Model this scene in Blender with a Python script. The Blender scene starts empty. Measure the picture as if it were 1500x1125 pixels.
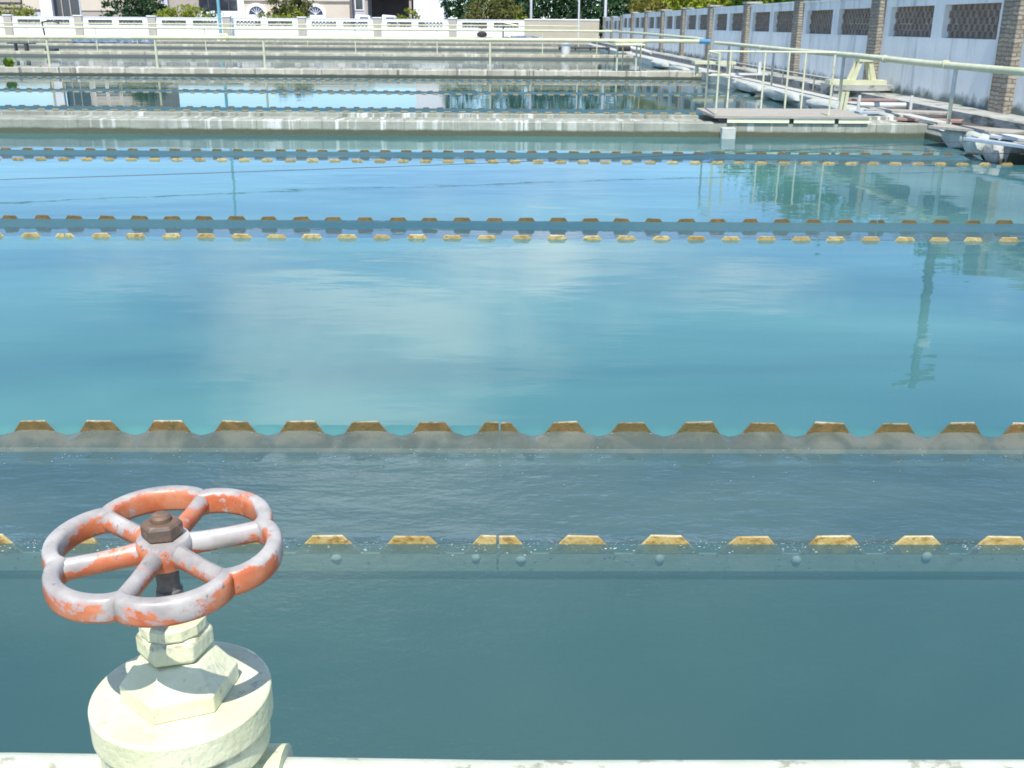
import bpy, math, random
from mathutils import Vector, Matrix
random.seed(7)
R = math.radians
scene = bpy.context.scene
COL = scene.collection

# ------------------------------------------------------------------ camera maths (photo pixels, 1500 wide)
F_PX, PITCH, YAW, ROLL, EYE = 1485.0, R(19.56), R(.70), R(.42), 2.0
_fw = Vector((math.sin(YAW)*math.cos(PITCH), math.cos(YAW)*math.cos(PITCH), -math.sin(PITCH)))
_r0 = Vector((math.cos(YAW), -math.sin(YAW), 0))
_d0 = _fw.cross(_r0)
_rt = _r0*math.cos(ROLL) - _d0*math.sin(ROLL)
_dn = _r0*math.sin(ROLL) + _d0*math.cos(ROLL)
def ray(x, y): return _fw + _rt*((x-750)/F_PX) + _dn*((y-562.5)/F_PX)
def atz(x, y, z): d = ray(x, y); return d*((z-EYE)/d.z) + Vector((0, 0, EYE))
def aty(x, y, Y): d = ray(x, y); return d*(Y/d.y) + Vector((0, 0, EYE))
def PX(x, Y, y=30): return aty(x, y, Y).x

cd = bpy.data.cameras.new("camera"); cam = bpy.data.objects.new("camera", cd); COL.objects.link(cam)
cd.sensor_width = 36; cd.lens = 36*F_PX/1500; cd.clip_start = .05; cd.clip_end = 3000
M3 = Matrix((_rt, -_dn, -_fw)).transposed()
cam.matrix_world = Matrix.Translation((0, 0, EYE)) @ M3.to_4x4()
scene.camera = cam

# ------------------------------------------------------------------ materials
def lin(r, g, b):
    f = lambda c: (c/255/12.92) if c/255 <= .04045 else ((c/255+.055)/1.055)**2.4
    return (f(r), f(g), f(b))
class NT:
    def __init__(s, name):
        s.m = bpy.data.materials.new(name); s.m.use_nodes = True
        s.t = s.m.node_tree; s.t.nodes.clear()
        s.out = s.n('ShaderNodeOutputMaterial')
    def n(s, t, **kw):
        o = s.t.nodes.new(t)
        for k, v in kw.items(): setattr(o, k, v)
        return o
    def l(s, a, b): s.t.links.new(a, b)
    def pos(s, scale=(1, 1, 1)):
        g = s.n('ShaderNodeNewGeometry'); m = s.n('ShaderNodeMapping'); m.inputs['Scale'].default_value = scale
        s.l(g.outputs['Position'], m.inputs['Vector']); return m.outputs[0]
    def noise(s, scale, detail=4, sc=(1, 1, 1), rough=.55, dist=0):
        k = s.n('ShaderNodeTexNoise'); k.inputs['Scale'].default_value = scale
        k.inputs['Detail'].default_value = detail; k.inputs['Roughness'].default_value = rough
        k.inputs['Distortion'].default_value = dist
        s.l(s.pos(sc), k.inputs['Vector']); return k.outputs['Fac']
    def ramp(s, fac, a, b, c0=0., c1=1.):
        k = s.n('ShaderNodeMapRange'); k.inputs[1].default_value = a; k.inputs[2].default_value = b
        k.inputs[3].default_value = c0; k.inputs[4].default_value = c1
        s.l(fac, k.inputs[0]); return k.outputs[0]
    def mix(s, fac, a, b):
        k = s.n('ShaderNodeMix', data_type='RGBA')
        if isinstance(fac, (int, float)): k.inputs[0].default_value = fac
        else: s.l(fac, k.inputs[0])
        for i, v in ((6, a), (7, b)):
            if isinstance(v, tuple): k.inputs[i].default_value = (*v[:3], 1)
            else: s.l(v, k.inputs[i])
        return k.outputs[2]
    def math(s, op, a, b=None):
        k = s.n('ShaderNodeMath', operation=op)
        for i, v in enumerate((a, b)):
            if v is None: continue
            if isinstance(v, (int, float)): k.inputs[i].default_value = v
            else: s.l(v, k.inputs[i])
        return k.outputs[0]
    def bump(s, h, strength, dist=.01):
        k = s.n('ShaderNodeBump'); k.inputs['Strength'].default_value = strength; k.inputs['Distance'].default_value = dist
        s.l(h, k.inputs['Height']); return k.outputs[0]
    def pbsdf(s, col, rough=.7, metal=0, nrm=None, spec=.5):
        p = s.n('ShaderNodeBsdfPrincipled')
        if isinstance(col, tuple): p.inputs['Base Color'].default_value = (*col[:3], 1)
        else: s.l(col, p.inputs['Base Color'])
        if isinstance(rough, (int, float)): p.inputs['Roughness'].default_value = rough
        else: s.l(rough, p.inputs['Roughness'])
        p.inputs['Metallic'].default_value = metal
        p.inputs['Specular IOR Level'].default_value = spec
        if nrm is not None: s.l(nrm, p.inputs['Normal'])
        s.l(p.outputs[0], s.out.inputs['Surface']); return p

def mat_mottle(name, c1, c2, scale=3, rough=.75, sc=(1, 1, 1), bump=.2, bscale=25, c3=None, t3=(.6, .7), s3=2, sc3=(1, 1, 1), lo=.35, hi=.65, spec=.4, metal=0, bd=.01):
    t = NT(name); n = t.noise(scale, 6, sc)
    col = t.mix(t.ramp(n, lo, hi), c1, c2)
    if c3: col = t.mix(t.ramp(t.noise(s3, 7, sc3, .65), *t3), col, c3)
    t.pbsdf(col, rough, metal, t.bump(t.noise(bscale, 5), bump, bd), spec); return t.m

M = {}
def wall_concrete(name, base, light, dark, wet, wetz=.1, streak=7.):
    t = NT(name)
    col = t.mix(t.ramp(t.noise(1.3, 6), .35, .65), base, tuple(c*.72 for c in base))
    s1 = t.noise(streak, 5, (1, .15, .05), .6)
    big = t.ramp(t.noise(.5, 3), .38, .6)
    col = t.mix(t.math('MULTIPLY', t.ramp(s1, .52, .6), big), col, light)
    s2 = t.noise(streak*.8, 5, (1.3, .2, .05), .65)
    col = t.mix(t.math('MULTIPLY', t.ramp(s2, .56, .64), .8), col, dark)
    g = t.n('ShaderNodeNewGeometry'); x = t.n('ShaderNodeSeparateXYZ'); t.l(g.outputs['Position'], x.inputs[0])
    h = t.math('ADD', x.outputs[2], t.math('MULTIPLY', t.math('SUBTRACT', t.noise(2.5, 4), .5), .07))
    col = t.mix(t.ramp(h, wetz+.02, wetz-.02), col, wet)
    t.pbsdf(col, .8, 0, t.bump(t.noise(14, 6), .5, .02), .3); return t.m
M['conc1'] = wall_concrete('divider_concrete', (.32, .33, .27), (.62, .63, .58), (.14, .15, .11), (.085, .095, .06), .11)
M['conc2'] = wall_concrete('limewashed_divider', (.44, .42, .34), (.6, .58, .5), (.07, .065, .05), (.07, .075, .055), .07, 4.)
M['conc3'] = wall_concrete('far_divider', (.42, .39, .29), (.55, .52, .4), (.2, .17, .12), (.12, .13, .12), .12, 3.)
M['curb'] = mat_mottle('edge_concrete', (.36, .37, .33), (.5, .5, .46), 2.5, .85, bump=.6, bscale=12, c3=(.16, .17, .12), s3=3, bd=.02)
M['ground'] = mat_mottle('yard_concrete', (.2, .2, .185), (.29, .285, .26), .9, .9, bump=.5, bscale=9, c3=(.13, .12, .1), s3=1.4, t3=(.52, .66))
M['dark_strip'] = mat_mottle('dark_strip_concrete', (.07, .068, .065), (.11, .105, .1), 1.2, .6, bump=.4, c3=(.15, .14, .12), s3=2)
M['asphalt'] = mat_mottle('asphalt', (.05, .05, .055), (.07, .07, .075), 1, .9)
M['plinth'] = mat_mottle('plinth_concrete', (.3, .31, .28), (.4, .4, .37), 1.5, .85, bump=.5, c3=(.1, .11, .08), s3=2.2, sc3=(1, .6, 2), t3=(.5, .62))
M['cream'] = mat_mottle('cream_paint', (.66, .68, .44), (.74, .74, .52), 9, .5, bump=.25, bscale=60, c3=(.46, .45, .30), s3=16, t3=(.6, .68), bd=.004)
def valve_cream():
    t = NT('valve_cream_paint')
    col = t.mix(t.ramp(t.noise(14, 4), .4, .6), (.66, .65, .44), (.58, .58, .36))
    col = t.mix(t.ramp(t.noise(40, 7, (1, 1, .35), .7), .58, .66), col, (.40, .42, .31))
    col = t.mix(t.ramp(t.noise(55, 6, (1, 1, 1), .75), .64, .68), col, (.33, .30, .2))
    g = t.n('ShaderNodeNewGeometry'); x = t.n('ShaderNodeSeparateXYZ'); t.l(g.outputs['Position'], x.inputs[0])
    for zz, wd in ((1.1045, .012), (1.2475, .004)):      # rust and dirt that collects in the joints
        d = t.math('ABSOLUTE', t.math('SUBTRACT', x.outputs[2], zz))
        col = t.mix(t.math('MULTIPLY', t.ramp(d, wd, 0), t.ramp(t.noise(38, 6, (1, 1, .5), .7), .42, .62)), col, (.24, .19, .10))
    t.pbsdf(col, .45, 0, t.bump(t.math('ADD', t.noise(70, 5), t.math('MULTIPLY', t.noise(18, 4), .8)), .55, .004), .5); return t.m
M['valve'] = valve_cream()
M['pipe'] = mat_mottle('pale_yellow_pipe_paint', (.48, .49, .30), (.57, .57, .40), 3, .5, bump=.2, bscale=40, c3=(.45, .43, .36), s3=4, t3=(.6, .66), bd=.004)
M['post'] = mat_mottle('post_paint', (.5, .5, .33), (.57, .57, .42), 5, .6, c3=(.34, .3, .24), s3=9, t3=(.6, .66))
M['greypost'] = mat_mottle('grey_post_paint', (.4, .42, .4), (.5, .52, .5), 5, .6)
M['rail'] = mat_mottle('near_rail_paint', (.58, .6, .5), (.5, .52, .4), 14, .55, c3=(.32, .31, .23), s3=22, t3=(.56, .64), bump=.2, bscale=90, bd=.003)
M['white'] = mat_mottle('white_wall_paint', (.8, .8, .8), (.74, .75, .76), .8, .8, bump=.2, bscale=15, c3=(.6, .6, .58), s3=3, sc3=(1, 1, .25), t3=(.56, .72))
def rightwall():
    t = NT('weathered_white_wall_paint')
    col = t.mix(t.ramp(t.noise(.7, 5), .35, .65), (.79, .80, .77), (.69, .71, .69))
    col = t.mix(t.math('MULTIPLY', t.ramp(t.noise(2.2, 6, (1, 1, .14), .7), .5, .68), .75), col, (.42, .44, .42))
    col = t.mix(t.math('MULTIPLY', t.ramp(t.noise(.9, 7, (1, 1, .7), .7), .56, .6), .45), col, (.8, .8, .78))
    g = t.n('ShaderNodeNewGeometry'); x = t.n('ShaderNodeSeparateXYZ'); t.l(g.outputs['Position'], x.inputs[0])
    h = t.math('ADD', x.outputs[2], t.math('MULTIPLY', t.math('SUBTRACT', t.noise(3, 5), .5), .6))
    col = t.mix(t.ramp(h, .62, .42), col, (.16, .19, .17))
    t.pbsdf(col, .85, 0, t.bump(t.noise(9, 5), .3, .02), .3); return t.m
M['wall_r'] = rightwall()
M['tan'] = mat_mottle('tan_render', (.38, .35, .3), (.43, .4, .34), 1.5, .9, bump=.2)
M['tanw'] = mat_mottle('beige_render', (.44, .40, .31), (.40, .36, .28), .6, .9, bump=.2, c3=(.4, .36, .28), s3=1, sc3=(1, 1, .2), t3=(.55, .75))
def stone():
    t = NT('stacked_stone')
    v = t.n('ShaderNodeTexVoronoi'); v.inputs['Scale'].default_value = 1
    t.l(t.pos((2.2, 2.2, 7.5)), v.inputs['Vector'])
    b = t.n('ShaderNodeTexBrick'); b.inputs['Scale'].default_value = 1; b.inputs['Brick Width'].default_value = .38; b.inputs['Row Height'].default_value = .085
    b.inputs['Mortar Size'].default_value = .012; b.inputs['Color1'].default_value = (.36, .32, .25, 1); b.inputs['Color2'].default_value = (.22, .195, .15, 1); b.inputs['Mortar'].default_value = (.09, .08, .065, 1)
    g = t.n('ShaderNodeNewGeometry'); sx = t.n('ShaderNodeSeparateXYZ'); t.l(g.outputs['Position'], sx.inputs[0])
    cb = t.n('ShaderNodeCombineXYZ'); t.l(t.math('ADD', sx.outputs[0], sx.outputs[1]), cb.inputs[0])
    t.l(t.math('ADD', sx.outputs[2], t.math('MULTIPLY', t.noise(3.5, 4), .14)), cb.inputs[1]); t.l(cb.outputs[0], b.inputs['Vector'])
    col = t.mix(t.math('MULTIPLY', t.noise(6, 5), .7), b.outputs['Color'], (.34, .3, .24))
    t.pbsdf(col, .9, 0, t.bump(t.math('SUBTRACT', t.noise(8, 5), t.math('MULTIPLY', b.outputs['Fac'], 1.2)), .9, .03), .2); return t.m
M['stone'] = stone()
M['lattice'] = mat_mottle('lattice_clay', (.2, .165, .13), (.29, .24, .2), 5, .9, c3=(.1, .09, .075), s3=6)
M['lattice_far'] = mat_mottle('lattice_far_paint', (.2, .19, .17), (.28, .27, .25), 2, .9)
def toothmat(name, a, b, c, sunlit_top, edge):
    t = NT(name); col = t.mix(t.ramp(t.noise(18, 6), .35, .65), a, b)
    col = t.mix(t.ramp(t.noise(24, 7, (1, 1, 1.4), .65), .5, .62), col, c)
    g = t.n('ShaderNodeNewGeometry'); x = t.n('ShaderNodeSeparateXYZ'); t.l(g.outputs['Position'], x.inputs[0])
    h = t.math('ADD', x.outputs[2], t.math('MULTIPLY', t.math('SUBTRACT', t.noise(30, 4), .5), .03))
    col = t.mix(t.ramp(h, edge, edge+.012), col, sunlit_top)          # sun on the upper edge, painted as a paler tone by height
    oi = t.n('ShaderNodeObjectInfo'); col = t.mix(t.math('MULTIPLY', oi.outputs['Random'], .6), col, c)
    t.pbsdf(col, .5, 0, t.bump(t.noise(60, 6), .7, .006), .5); return t.m
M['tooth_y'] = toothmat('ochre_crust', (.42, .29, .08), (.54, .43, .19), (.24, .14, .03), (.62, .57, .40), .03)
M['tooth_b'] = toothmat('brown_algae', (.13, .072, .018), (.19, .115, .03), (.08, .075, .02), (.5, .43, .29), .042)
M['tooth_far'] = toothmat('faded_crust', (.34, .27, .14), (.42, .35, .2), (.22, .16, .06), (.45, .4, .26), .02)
M['plate'] = mat_mottle('submerged_plate', (.46, .44, .34), (.56, .52, .42), 6, .8, bump=.3, bscale=30, c3=(.3, .26, .18), s3=9, t3=(.55, .7))
M['plate_dark'] = mat_mottle('plate_lip', (.04, .06, .06), (.06, .08, .08), 6, .8)
M['foam_and_glints'] = mat_mottle('froth_and_glints', (.42, .45, .44), (.56, .58, .56), 30, .6)  # also colours the beads that stand for glints at the far weir
M['bolt'] = mat_mottle('limescale_bolt', (.75, .75, .72), (.85, .85, .82), 20, .8)
M['trough'] = mat_mottle('trough_wall', (.20, .25, .23), (.28, .31, .28), 2, .9, c3=(.12, .18, .17), s3=1.5)
M['floor'] = mat_mottle('tank_floor', (.02, .07, .09), (.03, .1, .12), .5, .9)
M['wood'] = mat_mottle('grey_weathered_wood', (.28, .26, .22), (.38, .35, .3), 3, .85, sc=(1, 8, 8), bump=.4, c3=(.28, .23, .19), s3=4)
M['redwood'] = mat_mottle('reddish_board', (.27, .16, .12), (.34, .24, .2), 3, .85)
M['rust'] = mat_mottle('rusty_iron', (.1, .075, .06), (.17, .1, .06), 60, .6, bump=.5, bscale=160, c3=(.3, .2, .13), s3=70, t3=(.6, .7), bd=.002)
M['darkiron'] = mat_mottle('dark_iron', (.035, .035, .04), (.06, .055, .05), 12, .55)
M['steel'] = mat_mottle('stem_steel', (.09, .085, .08), (.14, .13, .12), 80, .5, bump=.3, bscale=200, bd=.001)
M['block'] = mat_mottle('limewashed_block', (.36, .38, .34), (.46, .48, .43), 3, .85, bump=.7, bscale=10, c3=(.3, .32, .27), s3=4, t3=(.58, .68), bd=.02)
M['plastic'] = mat_mottle('white_plastic', (.5, .52, .5), (.6, .61, .59), 2, .5)
M['bluetape'] = mat_mottle('blue_tape', (.05, .2, .36), (.08, .27, .45), 8, .5)
M['bluesheet'] = mat_mottle('pale_blue_board', (.3, .36, .42), (.4, .46, .5), 4, .5)
M['tarp'] = mat_mottle('blue_grey_tarpaulin', (.06, .1, .17), (.12, .17, .24), 2, .6, c3=(.3, .33, .35), s3=3, t3=(.55, .62))
M['teal'] = mat_mottle('teal_paint', (.12, .33, .38), (.16, .38, .43), 2, .5)
M['galv'] = mat_mottle('galvanised', (.5, .52, .52), (.58, .6, .6), 2, .5)
M['wirem'] = mat_mottle('wire_dark', (.05, .05, .06), (.07, .07, .08), 8, .6)
M['orange'] = mat_mottle('orange_marker', (.6, .28, .06), (.66, .38, .12), 8, .6)
M['bark'] = mat_mottle('bark', (.14, .1, .07), (.2, .16, .12), 6, .9, sc=(1, 1, .2))
M['polewood'] = mat_mottle('tarred_pole', (.07, .06, .05), (.11, .1, .085), 4, .9, sc=(1, 1, .2))
M['cream_wall'] = mat_mottle('cream_facade', (.56, .47, .37), (.6, .52, .42), .4, .9, bump=.1)
M['taupe'] = mat_mottle('taupe_facade', (.36, .31, .26), (.42, .36, .31), .4, .9)
M['lilac'] = mat_mottle('lilac_grey_facade', (.48, .47, .56), (.54, .53, .6), .4, .9)
M['darkfac'] = mat_mottle('dark_recess', (.06, .06, .07), (.1, .09, .09), .4, .8)
M['whitefac'] = mat_mottle('white_facade', (.82, .82, .84), (.78, .78, .8), .4, .85)
M['trimw'] = mat_mottle('white_trim', (.76, .76, .72), (.8, .8, .76), 1, .8)
def glass(name, c):
    t = NT(name); t.pbsdf(c, .08, 0, None, .8); return t.m
M['glass'] = glass('tinted_glass', (.03, .035, .05)); M['glassb'] = glass('blue_fanlight_glass', (.03, .04, .14))
M['carw'] = glass('white_car_paint', (.8, .8, .82)); M['tyre'] = mat_mottle('tyre', (.02, .02, .02), (.03, .03, .03))
def wheelpaint():
    t = NT('worn_orange_paint')
    n = t.noise(9, 9, (1, 1, 1), .68, .4); g = t.n('ShaderNodeNewGeometry'); x = t.n('ShaderNodeSeparateXYZ'); t.l(g.outputs['Normal'], x.inputs[0])
    wear = t.math('ADD', n, t.math('MULTIPLY', x.outputs[2], .13))       # rubbed where hands turn it: on its upper face
    og = t.mix(t.ramp(t.noise(30, 4), .4, .6), (.46, .115, .04), (.52, .19, .09))
    pk = t.mix(t.ramp(t.noise(25, 4), .35, .65), (.46, .24, .19), (.38, .30, .30))
    gy = t.mix(t.ramp(t.noise(22, 5), .35, .65), (.27, .245, .225), (.45, .42, .385))
    col = t.mix(t.ramp(wear, .512, .522), og, pk); col = t.mix(t.ramp(wear, .535, .543), col, gy)
    col = t.mix(t.ramp(t.noise(60, 7, (1, 1, 1), .7), .62, .65), col, (.17, .14, .13))
    t.pbsdf(col, .38, 0, t.bump(t.math('ADD', wear, t.math('MULTIPLY', t.noise(70, 4), .2)), .5, .003), .6); return t.m
M['wheel'] = wheelpaint()
def leafmat(name, a, b):
    t = NT(name); col = t.mix(t.ramp(t.noise(.9, 3), .35, .65), a, b)
    i = t.n('ShaderNodeNewGeometry'); col = t.mix(t.math('MULTIPLY', i.outputs['Random Per Island'], .5), col, tuple(c*1.8 for c in b))
    d = t.n('ShaderNodeBsdfDiffuse'); tr = t.n('ShaderNodeBsdfTranslucent'); mx = t.n('ShaderNodeMixShader'); mx.inputs[0].default_value = .3
    t.l(col, d.inputs[0]); t.l(col, tr.inputs[0]); t.l(d.outputs[0], mx.inputs[1]); t.l(tr.outputs[0], mx.inputs[2]); t.l(mx.outputs[0], t.out.inputs[0]); return t.m
M['leaf_dark'] = leafmat('dark_foliage', (.028, .062, .03), (.06, .115, .05))
M['leaf_olive'] = leafmat('olive_foliage', (.09, .1, .03), (.14, .145, .05))
M['leaf_yellow'] = leafmat('yellow_green_foliage', (.13, .17, .02), (.24, .27, .035))
M['leaf_gold'] = leafmat('golden_foliage', (.14, .14, .03), (.24, .22, .06))
M['leaf_mid'] = leafmat('mid_green_foliage', (.06, .11, .015), (.13, .2, .03))

def water(name, body_a, body_b, trans, ripples, rough=.015, bscale=(.35, .55), lo=.38, hi=.62, gust=None):
    """reflecting skin over turbid body colour; trans = how much shows of what lies just below"""
    t = NT(name)
    h = None
    for sc, st, amp in ripples:
        n = t.math('MULTIPLY', t.noise(sc, 3, st, .5, .3), amp); h = n if h is None else t.math('ADD', h, n)
    if gust:
        h = t.math('MULTIPLY', h, t.ramp(t.noise(gust, 3, (.6, 1, 1)), .4, .65, .25, 1.2))
    nm = t.bump(h, 1.0, 1.0)
    col = t.mix(t.ramp(t.noise(bscale[0], 4, (.6, bscale[1]/bscale[0], 1), .5, .5), lo, hi), body_a, body_b)
    df = t.n('ShaderNodeBsdfDiffuse'); t.l(col, df.inputs[0])
    tp = t.n('ShaderNodeBsdfTransparent'); tp.inputs[0].default_value = (.86, .96, .95, 1)
    m1 = t.n('ShaderNodeMixShader'); m1.inputs[0].default_value = trans; t.l(df.outputs[0], m1.inputs[1]); t.l(tp.outputs[0], m1.inputs[2])
    gl = t.n('ShaderNodeBsdfGlossy'); gl.inputs['Roughness'].default_value = rough; t.l(nm, gl.inputs['Normal'])
    fr = t.n('ShaderNodeFresnel'); fr.inputs[0].default_value = 1.33; t.l(nm, fr.inputs['Normal'])
    m2 = t.n('ShaderNodeMixShader'); t.l(fr.outputs[0], m2.inputs[0]); t.l(m1.outputs[0], m2.inputs[1]); t.l(gl.outputs[0], m2.inputs[2])
    t.l(m2.outputs[0], t.out.inputs[0]); return t.m
M['water'] = water('tank_water', (.052, .175, .20), (.095, .265, .26), .26,
                   [(1.1, (.5, 1.3, 1), .006), (6, (.5, 1.3, 1), .0010), (22, (.6, 1.2, 1), .00022)], bscale=(.3, .4), gust=.5)
M['water_near'] = water('near_tank_water', (.054, .135, .146), (.082, .163, .155), .45,
                   [(3, (.7, 1.2, 1), .007), (10, (.7, 1.2, 1), .004), (34, (.8, 1.1, 1), .0026), (80, (1, 1, 1), .0016)], .04, bscale=(.5, .6), gust=.8)
M['water_trough'] = water('trough_water', (.058, .12, .13), (.085, .15, .15), .25,
                   [(5, (.5, 1.2, 1), .012), (13, (.55, 1.2, 1), .006), (38, (.7, 1.1, 1), .002)], .06, bscale=(1.2, 1.6))
def murk():
    t = NT('murky_water_below_the_surface'); v = t.n('ShaderNodeVolumeAbsorption'); v.inputs['Color'].default_value = (.30, .72, .80, 1); v.inputs['Density'].default_value = 1.5
    t.l(v.outputs[0], t.out.inputs['Volume']); return t.m
M['murk'] = murk()
def nappe_mat():
    m = water('overflow_water', (.125, .155, .135), (.20, .22, .185), .42, [(9, (1.2, .5, .6), .014), (26, (1.2, .6, .5), .006)], .08, bscale=(9, 4), lo=.42, hi=.6)
    nt_ = m.node_tree; df = [n for n in nt_.nodes if n.type == 'BSDF_DIFFUSE'][0]; src = df.inputs[0].links[0].from_socket
    t = NT.__new__(NT); t.m = m; t.t = nt_
    g = t.n('ShaderNodeNewGeometry'); x = t.n('ShaderNodeSeparateXYZ'); t.l(g.outputs['Position'], x.inputs[0])
    y = t.math('ADD', x.outputs[1], t.math('MULTIPLY', t.math('SUBTRACT', t.noise(7, 5, (1, 1.5, 1)), .5), .22))
    t.l(t.mix(t.ramp(y, F1-.08, F1-.24), src, (.065, .128, .138)), df.inputs[0])      # the froth thins out away from the weir
    return m
M['water_calm'] = water('far_trough_water', (.045, .115, .145), (.065, .14, .16), .15,
                   [(5, (.5, 1.2, 1), .003), (13, (.55, 1.2, 1), .0012)], .04)
M['water_second'] = water('second_tank_water', (.022, .08, .08), (.035, .105, .095), .12,
                   [(1.1, (.5, 1.3, 1), .002), (6, (.5, 1.3, 1), .0005)], .015)
M['water_far'] = water('far_tank_water', (.05, .15, .165), (.08, .18, .18), .1,
                   [(.9, (.5, 1.3, 1), .004), (5, (.5, 1.3, 1), .0012)], .02)

# ------------------------------------------------------------------ mesh builder
ORG = {}
class MB:
    def __init__(s): s.v = []; s.f = []
    def add(s, vs, fs):
        k = len(s.v); s.v += [tuple(p) for p in vs]; s.f += [tuple(i+k for i in f) for f in fs]; return s
    def box(s, x0, x1, y0, y1, z0, z1):
        return s.add([(x0,y0,z0),(x1,y0,z0),(x1,y1,z0),(x0,y1,z0),(x0,y0,z1),(x1,y0,z1),(x1,y1,z1),(x0,y1,z1)],
                     [(0,3,2,1),(4,5,6,7),(0,1,5,4),(1,2,6,5),(2,3,7,6),(3,0,4,7)])
    def obox(s, c, sx, sy, sz, rz=0, ry=0, rx=0, taper=1.):
        m = Matrix.Rotation(rz, 3, 'Z') @ Matrix.Rotation(ry, 3, 'Y') @ Matrix.Rotation(rx, 3, 'X'); c = Vector(c); vs = []
        for z in (-1, 1):
            k = taper if z > 0 else 1
            for x, y in ((-1,-1),(1,-1),(1,1),(-1,1)): vs.append(c + m @ Vector((x*sx/2*k, y*sy/2*k, z*sz/2)))
        return s.add(vs, [(0,3,2,1),(4,5,6,7),(0,1,5,4),(1,2,6,5),(2,3,7,6),(3,0,4,7)])
    def tube(s, pts, r, n=10, cap=True):
        pts = [Vector(p) for p in pts]; rs = r if isinstance(r, (list, tuple)) else [r]*len(pts)
        rings = []; 
        for i, p in enumerate(pts):
            a = pts[max(i-1, 0)]; b = pts[min(i+1, len(pts)-1)]; d = (b-a).normalized()
            up = Vector((0, 0, 1)) if abs(d.z) < .9 else Vector((1, 0, 0))
            u = d.cross(up).normalized(); w = u.cross(d)
            rings.append([p + (u*math.cos(2*math.pi*k/n) + w*math.sin(2*math.pi*k/n))*rs[i] for k in range(n)])
        vs = [p for q in rings for p in q]; fs = []
        for i in range(len(pts)-1):
            for k in range(n): fs.append((i*n+k, i*n+(k+1)%n, (i+1)*n+(k+1)%n, (i+1)*n+k))
        if cap: fs += [tuple(reversed(range(n))), tuple(range((len(pts)-1)*n, len(pts)*n))]
        return s.add(vs, fs)
    def lathe(s, c, prof, n=32, ph=0., cap=True):
        vs = []; fs = []; m = len(prof)
        for r, z in prof:
            for k in range(n):
                a = 2*math.pi*k/n + ph; vs.append((c[0]+r*math.cos(a), c[1]+r*math.sin(a), c[2]+z))
        for i in range(m-1):
            for k in range(n): fs.append((i*n+k, i*n+(k+1)%n, (i+1)*n+(k+1)%n, (i+1)*n+k))
        if cap: fs += [tuple(reversed(range(n))), tuple(range((m-1)*n, m*n))]
        return s.add(vs, fs)
    def prism_y(s, poly, y0, y1):
        n = len(poly); vs = [(x, y0, z) for x, z in poly] + [(x, y1, z) for x, z in poly]
        return s.add(vs, [tuple(range(n)), tuple(reversed(range(n, 2*n)))] + [(i, i+n, (i+1)%n+n, (i+1)%n) for i in range(n)])
    def prism_x(s, poly, x0, x1):
        n = len(poly); vs = [(x0, y, z) for y, z in poly] + [(x1, y, z) for y, z in poly]
        return s.add(vs, [tuple(reversed(range(n))), tuple(range(n, 2*n))] + [(i, (i+1)%n, (i+1)%n+n, i+n) for i in range(n)])
    def build(s, name, mat, parent=None, smooth=False, bevel=0, loc=None, sharp=35):
        o0 = Vector(ORG.get(parent, (0, 0, 0))) if parent else Vector(loc or (0, 0, 0))
        me = bpy.data.meshes.new(name); me.from_pydata([tuple(Vector(p)-o0) for p in s.v], [], s.f); me.update()
        ob = bpy.data.objects.new(name, me); COL.objects.link(ob); me.materials.append(M[mat] if isinstance(mat, str) else mat)
        if parent: ob.parent = parent
        else: ob.location = o0
        ORG[ob] = tuple(o0)
        if smooth:
            me.polygons.foreach_set('use_smooth', [True]*len(me.polygons))
            try: me.set_sharp_from_angle(angle=R(sharp))
            except Exception: pass
        if bevel:
            b = ob.modifiers.new('bevel', 'BEVEL'); b.width = bevel; b.segments = 2; b.limit_method = 'ANGLE'; b.angle_limit = R(40)
        return ob
def tag(o, label, cat, group=None):
    o['label'] = label; o['category'] = cat
    if group: o['group'] = group
    return o
def thing(name, label, cat, loc=(0, 0, 0), group=None):
    o = bpy.data.objects.new(name, None); COL.objects.link(o); o.location = loc; o.empty_display_size = .1
    ORG[o] = tuple(loc); return tag(o, label, cat, group)
def struct(o, kind='structure'): o['kind'] = kind; return o

# ------------------------------------------------------------------ key distances (metres, water of the tanks at z = 0, eye at 2 m)
N1, F1, N2, F2, N3, F3 = 3.68, 4.90, 9.90, 10.86, 15.80, 17.02
W1a, W1b, W2a, W2b, W3a, W3b, W4a, W4b = 19.60, 21.35, 41.75, 43.1, 63.6, 65.2, 85.6, 87.4
XL, XR = -72., 7.92
WX, GZ, FY = 10.2, .40, 112.      # inner face of right wall, its base height, distance of the far wall
PITCHT = .345

M['nappe'] = nappe_mat()
# ------------------------------------------------------------------ ground
g = MB()
g.add([(-900,-60,.2),(900,-60,.2),(900,.2,.2),(-900,.2,.2)], [(0,1,2,3)])                # behind / under the camera
g.add([(8.5,.2,.2),(900,.2,.2),(900,FY+4,.2),(8.5,FY+4,.2)], [(0,1,2,3)])                 # right
g.add([(-900,.2,.2),(XL,.2,.2),(XL,FY+4,.2),(-900,FY+4,.2)], [(0,1,2,3)])
g.add([(XL,101.2,.3),(8.5,101.2,.3),(8.5,FY+4,.42),(XL,FY+4,.42)], [(0,1,2,3)])
g.add([(-900,FY+4,.2),(900,FY+4,.2),(900,1500,.2),(-900,1500,.2)], [(0,1,2,3)])
struct(g.build('ground', 'ground'))
struct(MB().add([(8.78,12.6,.206),(9.34,12.6,.206),(9.34,FY-1,.206),(8.78,FY-1,.206)], [(0,1,2,3)]).build('dark_strip_ground', 'dark_strip'))  # darker strip of ground along the foot of the plinth
struct(MB().add([(-200,118,.24),(200,118,.24),(200,126,.24),(-200,126,.24)], [(0,1,2,3)]).build('street', 'asphalt'))
struct(MB().box(-200,200,126.05,129,.1,.36).build('pavement', 'curb'))
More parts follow.
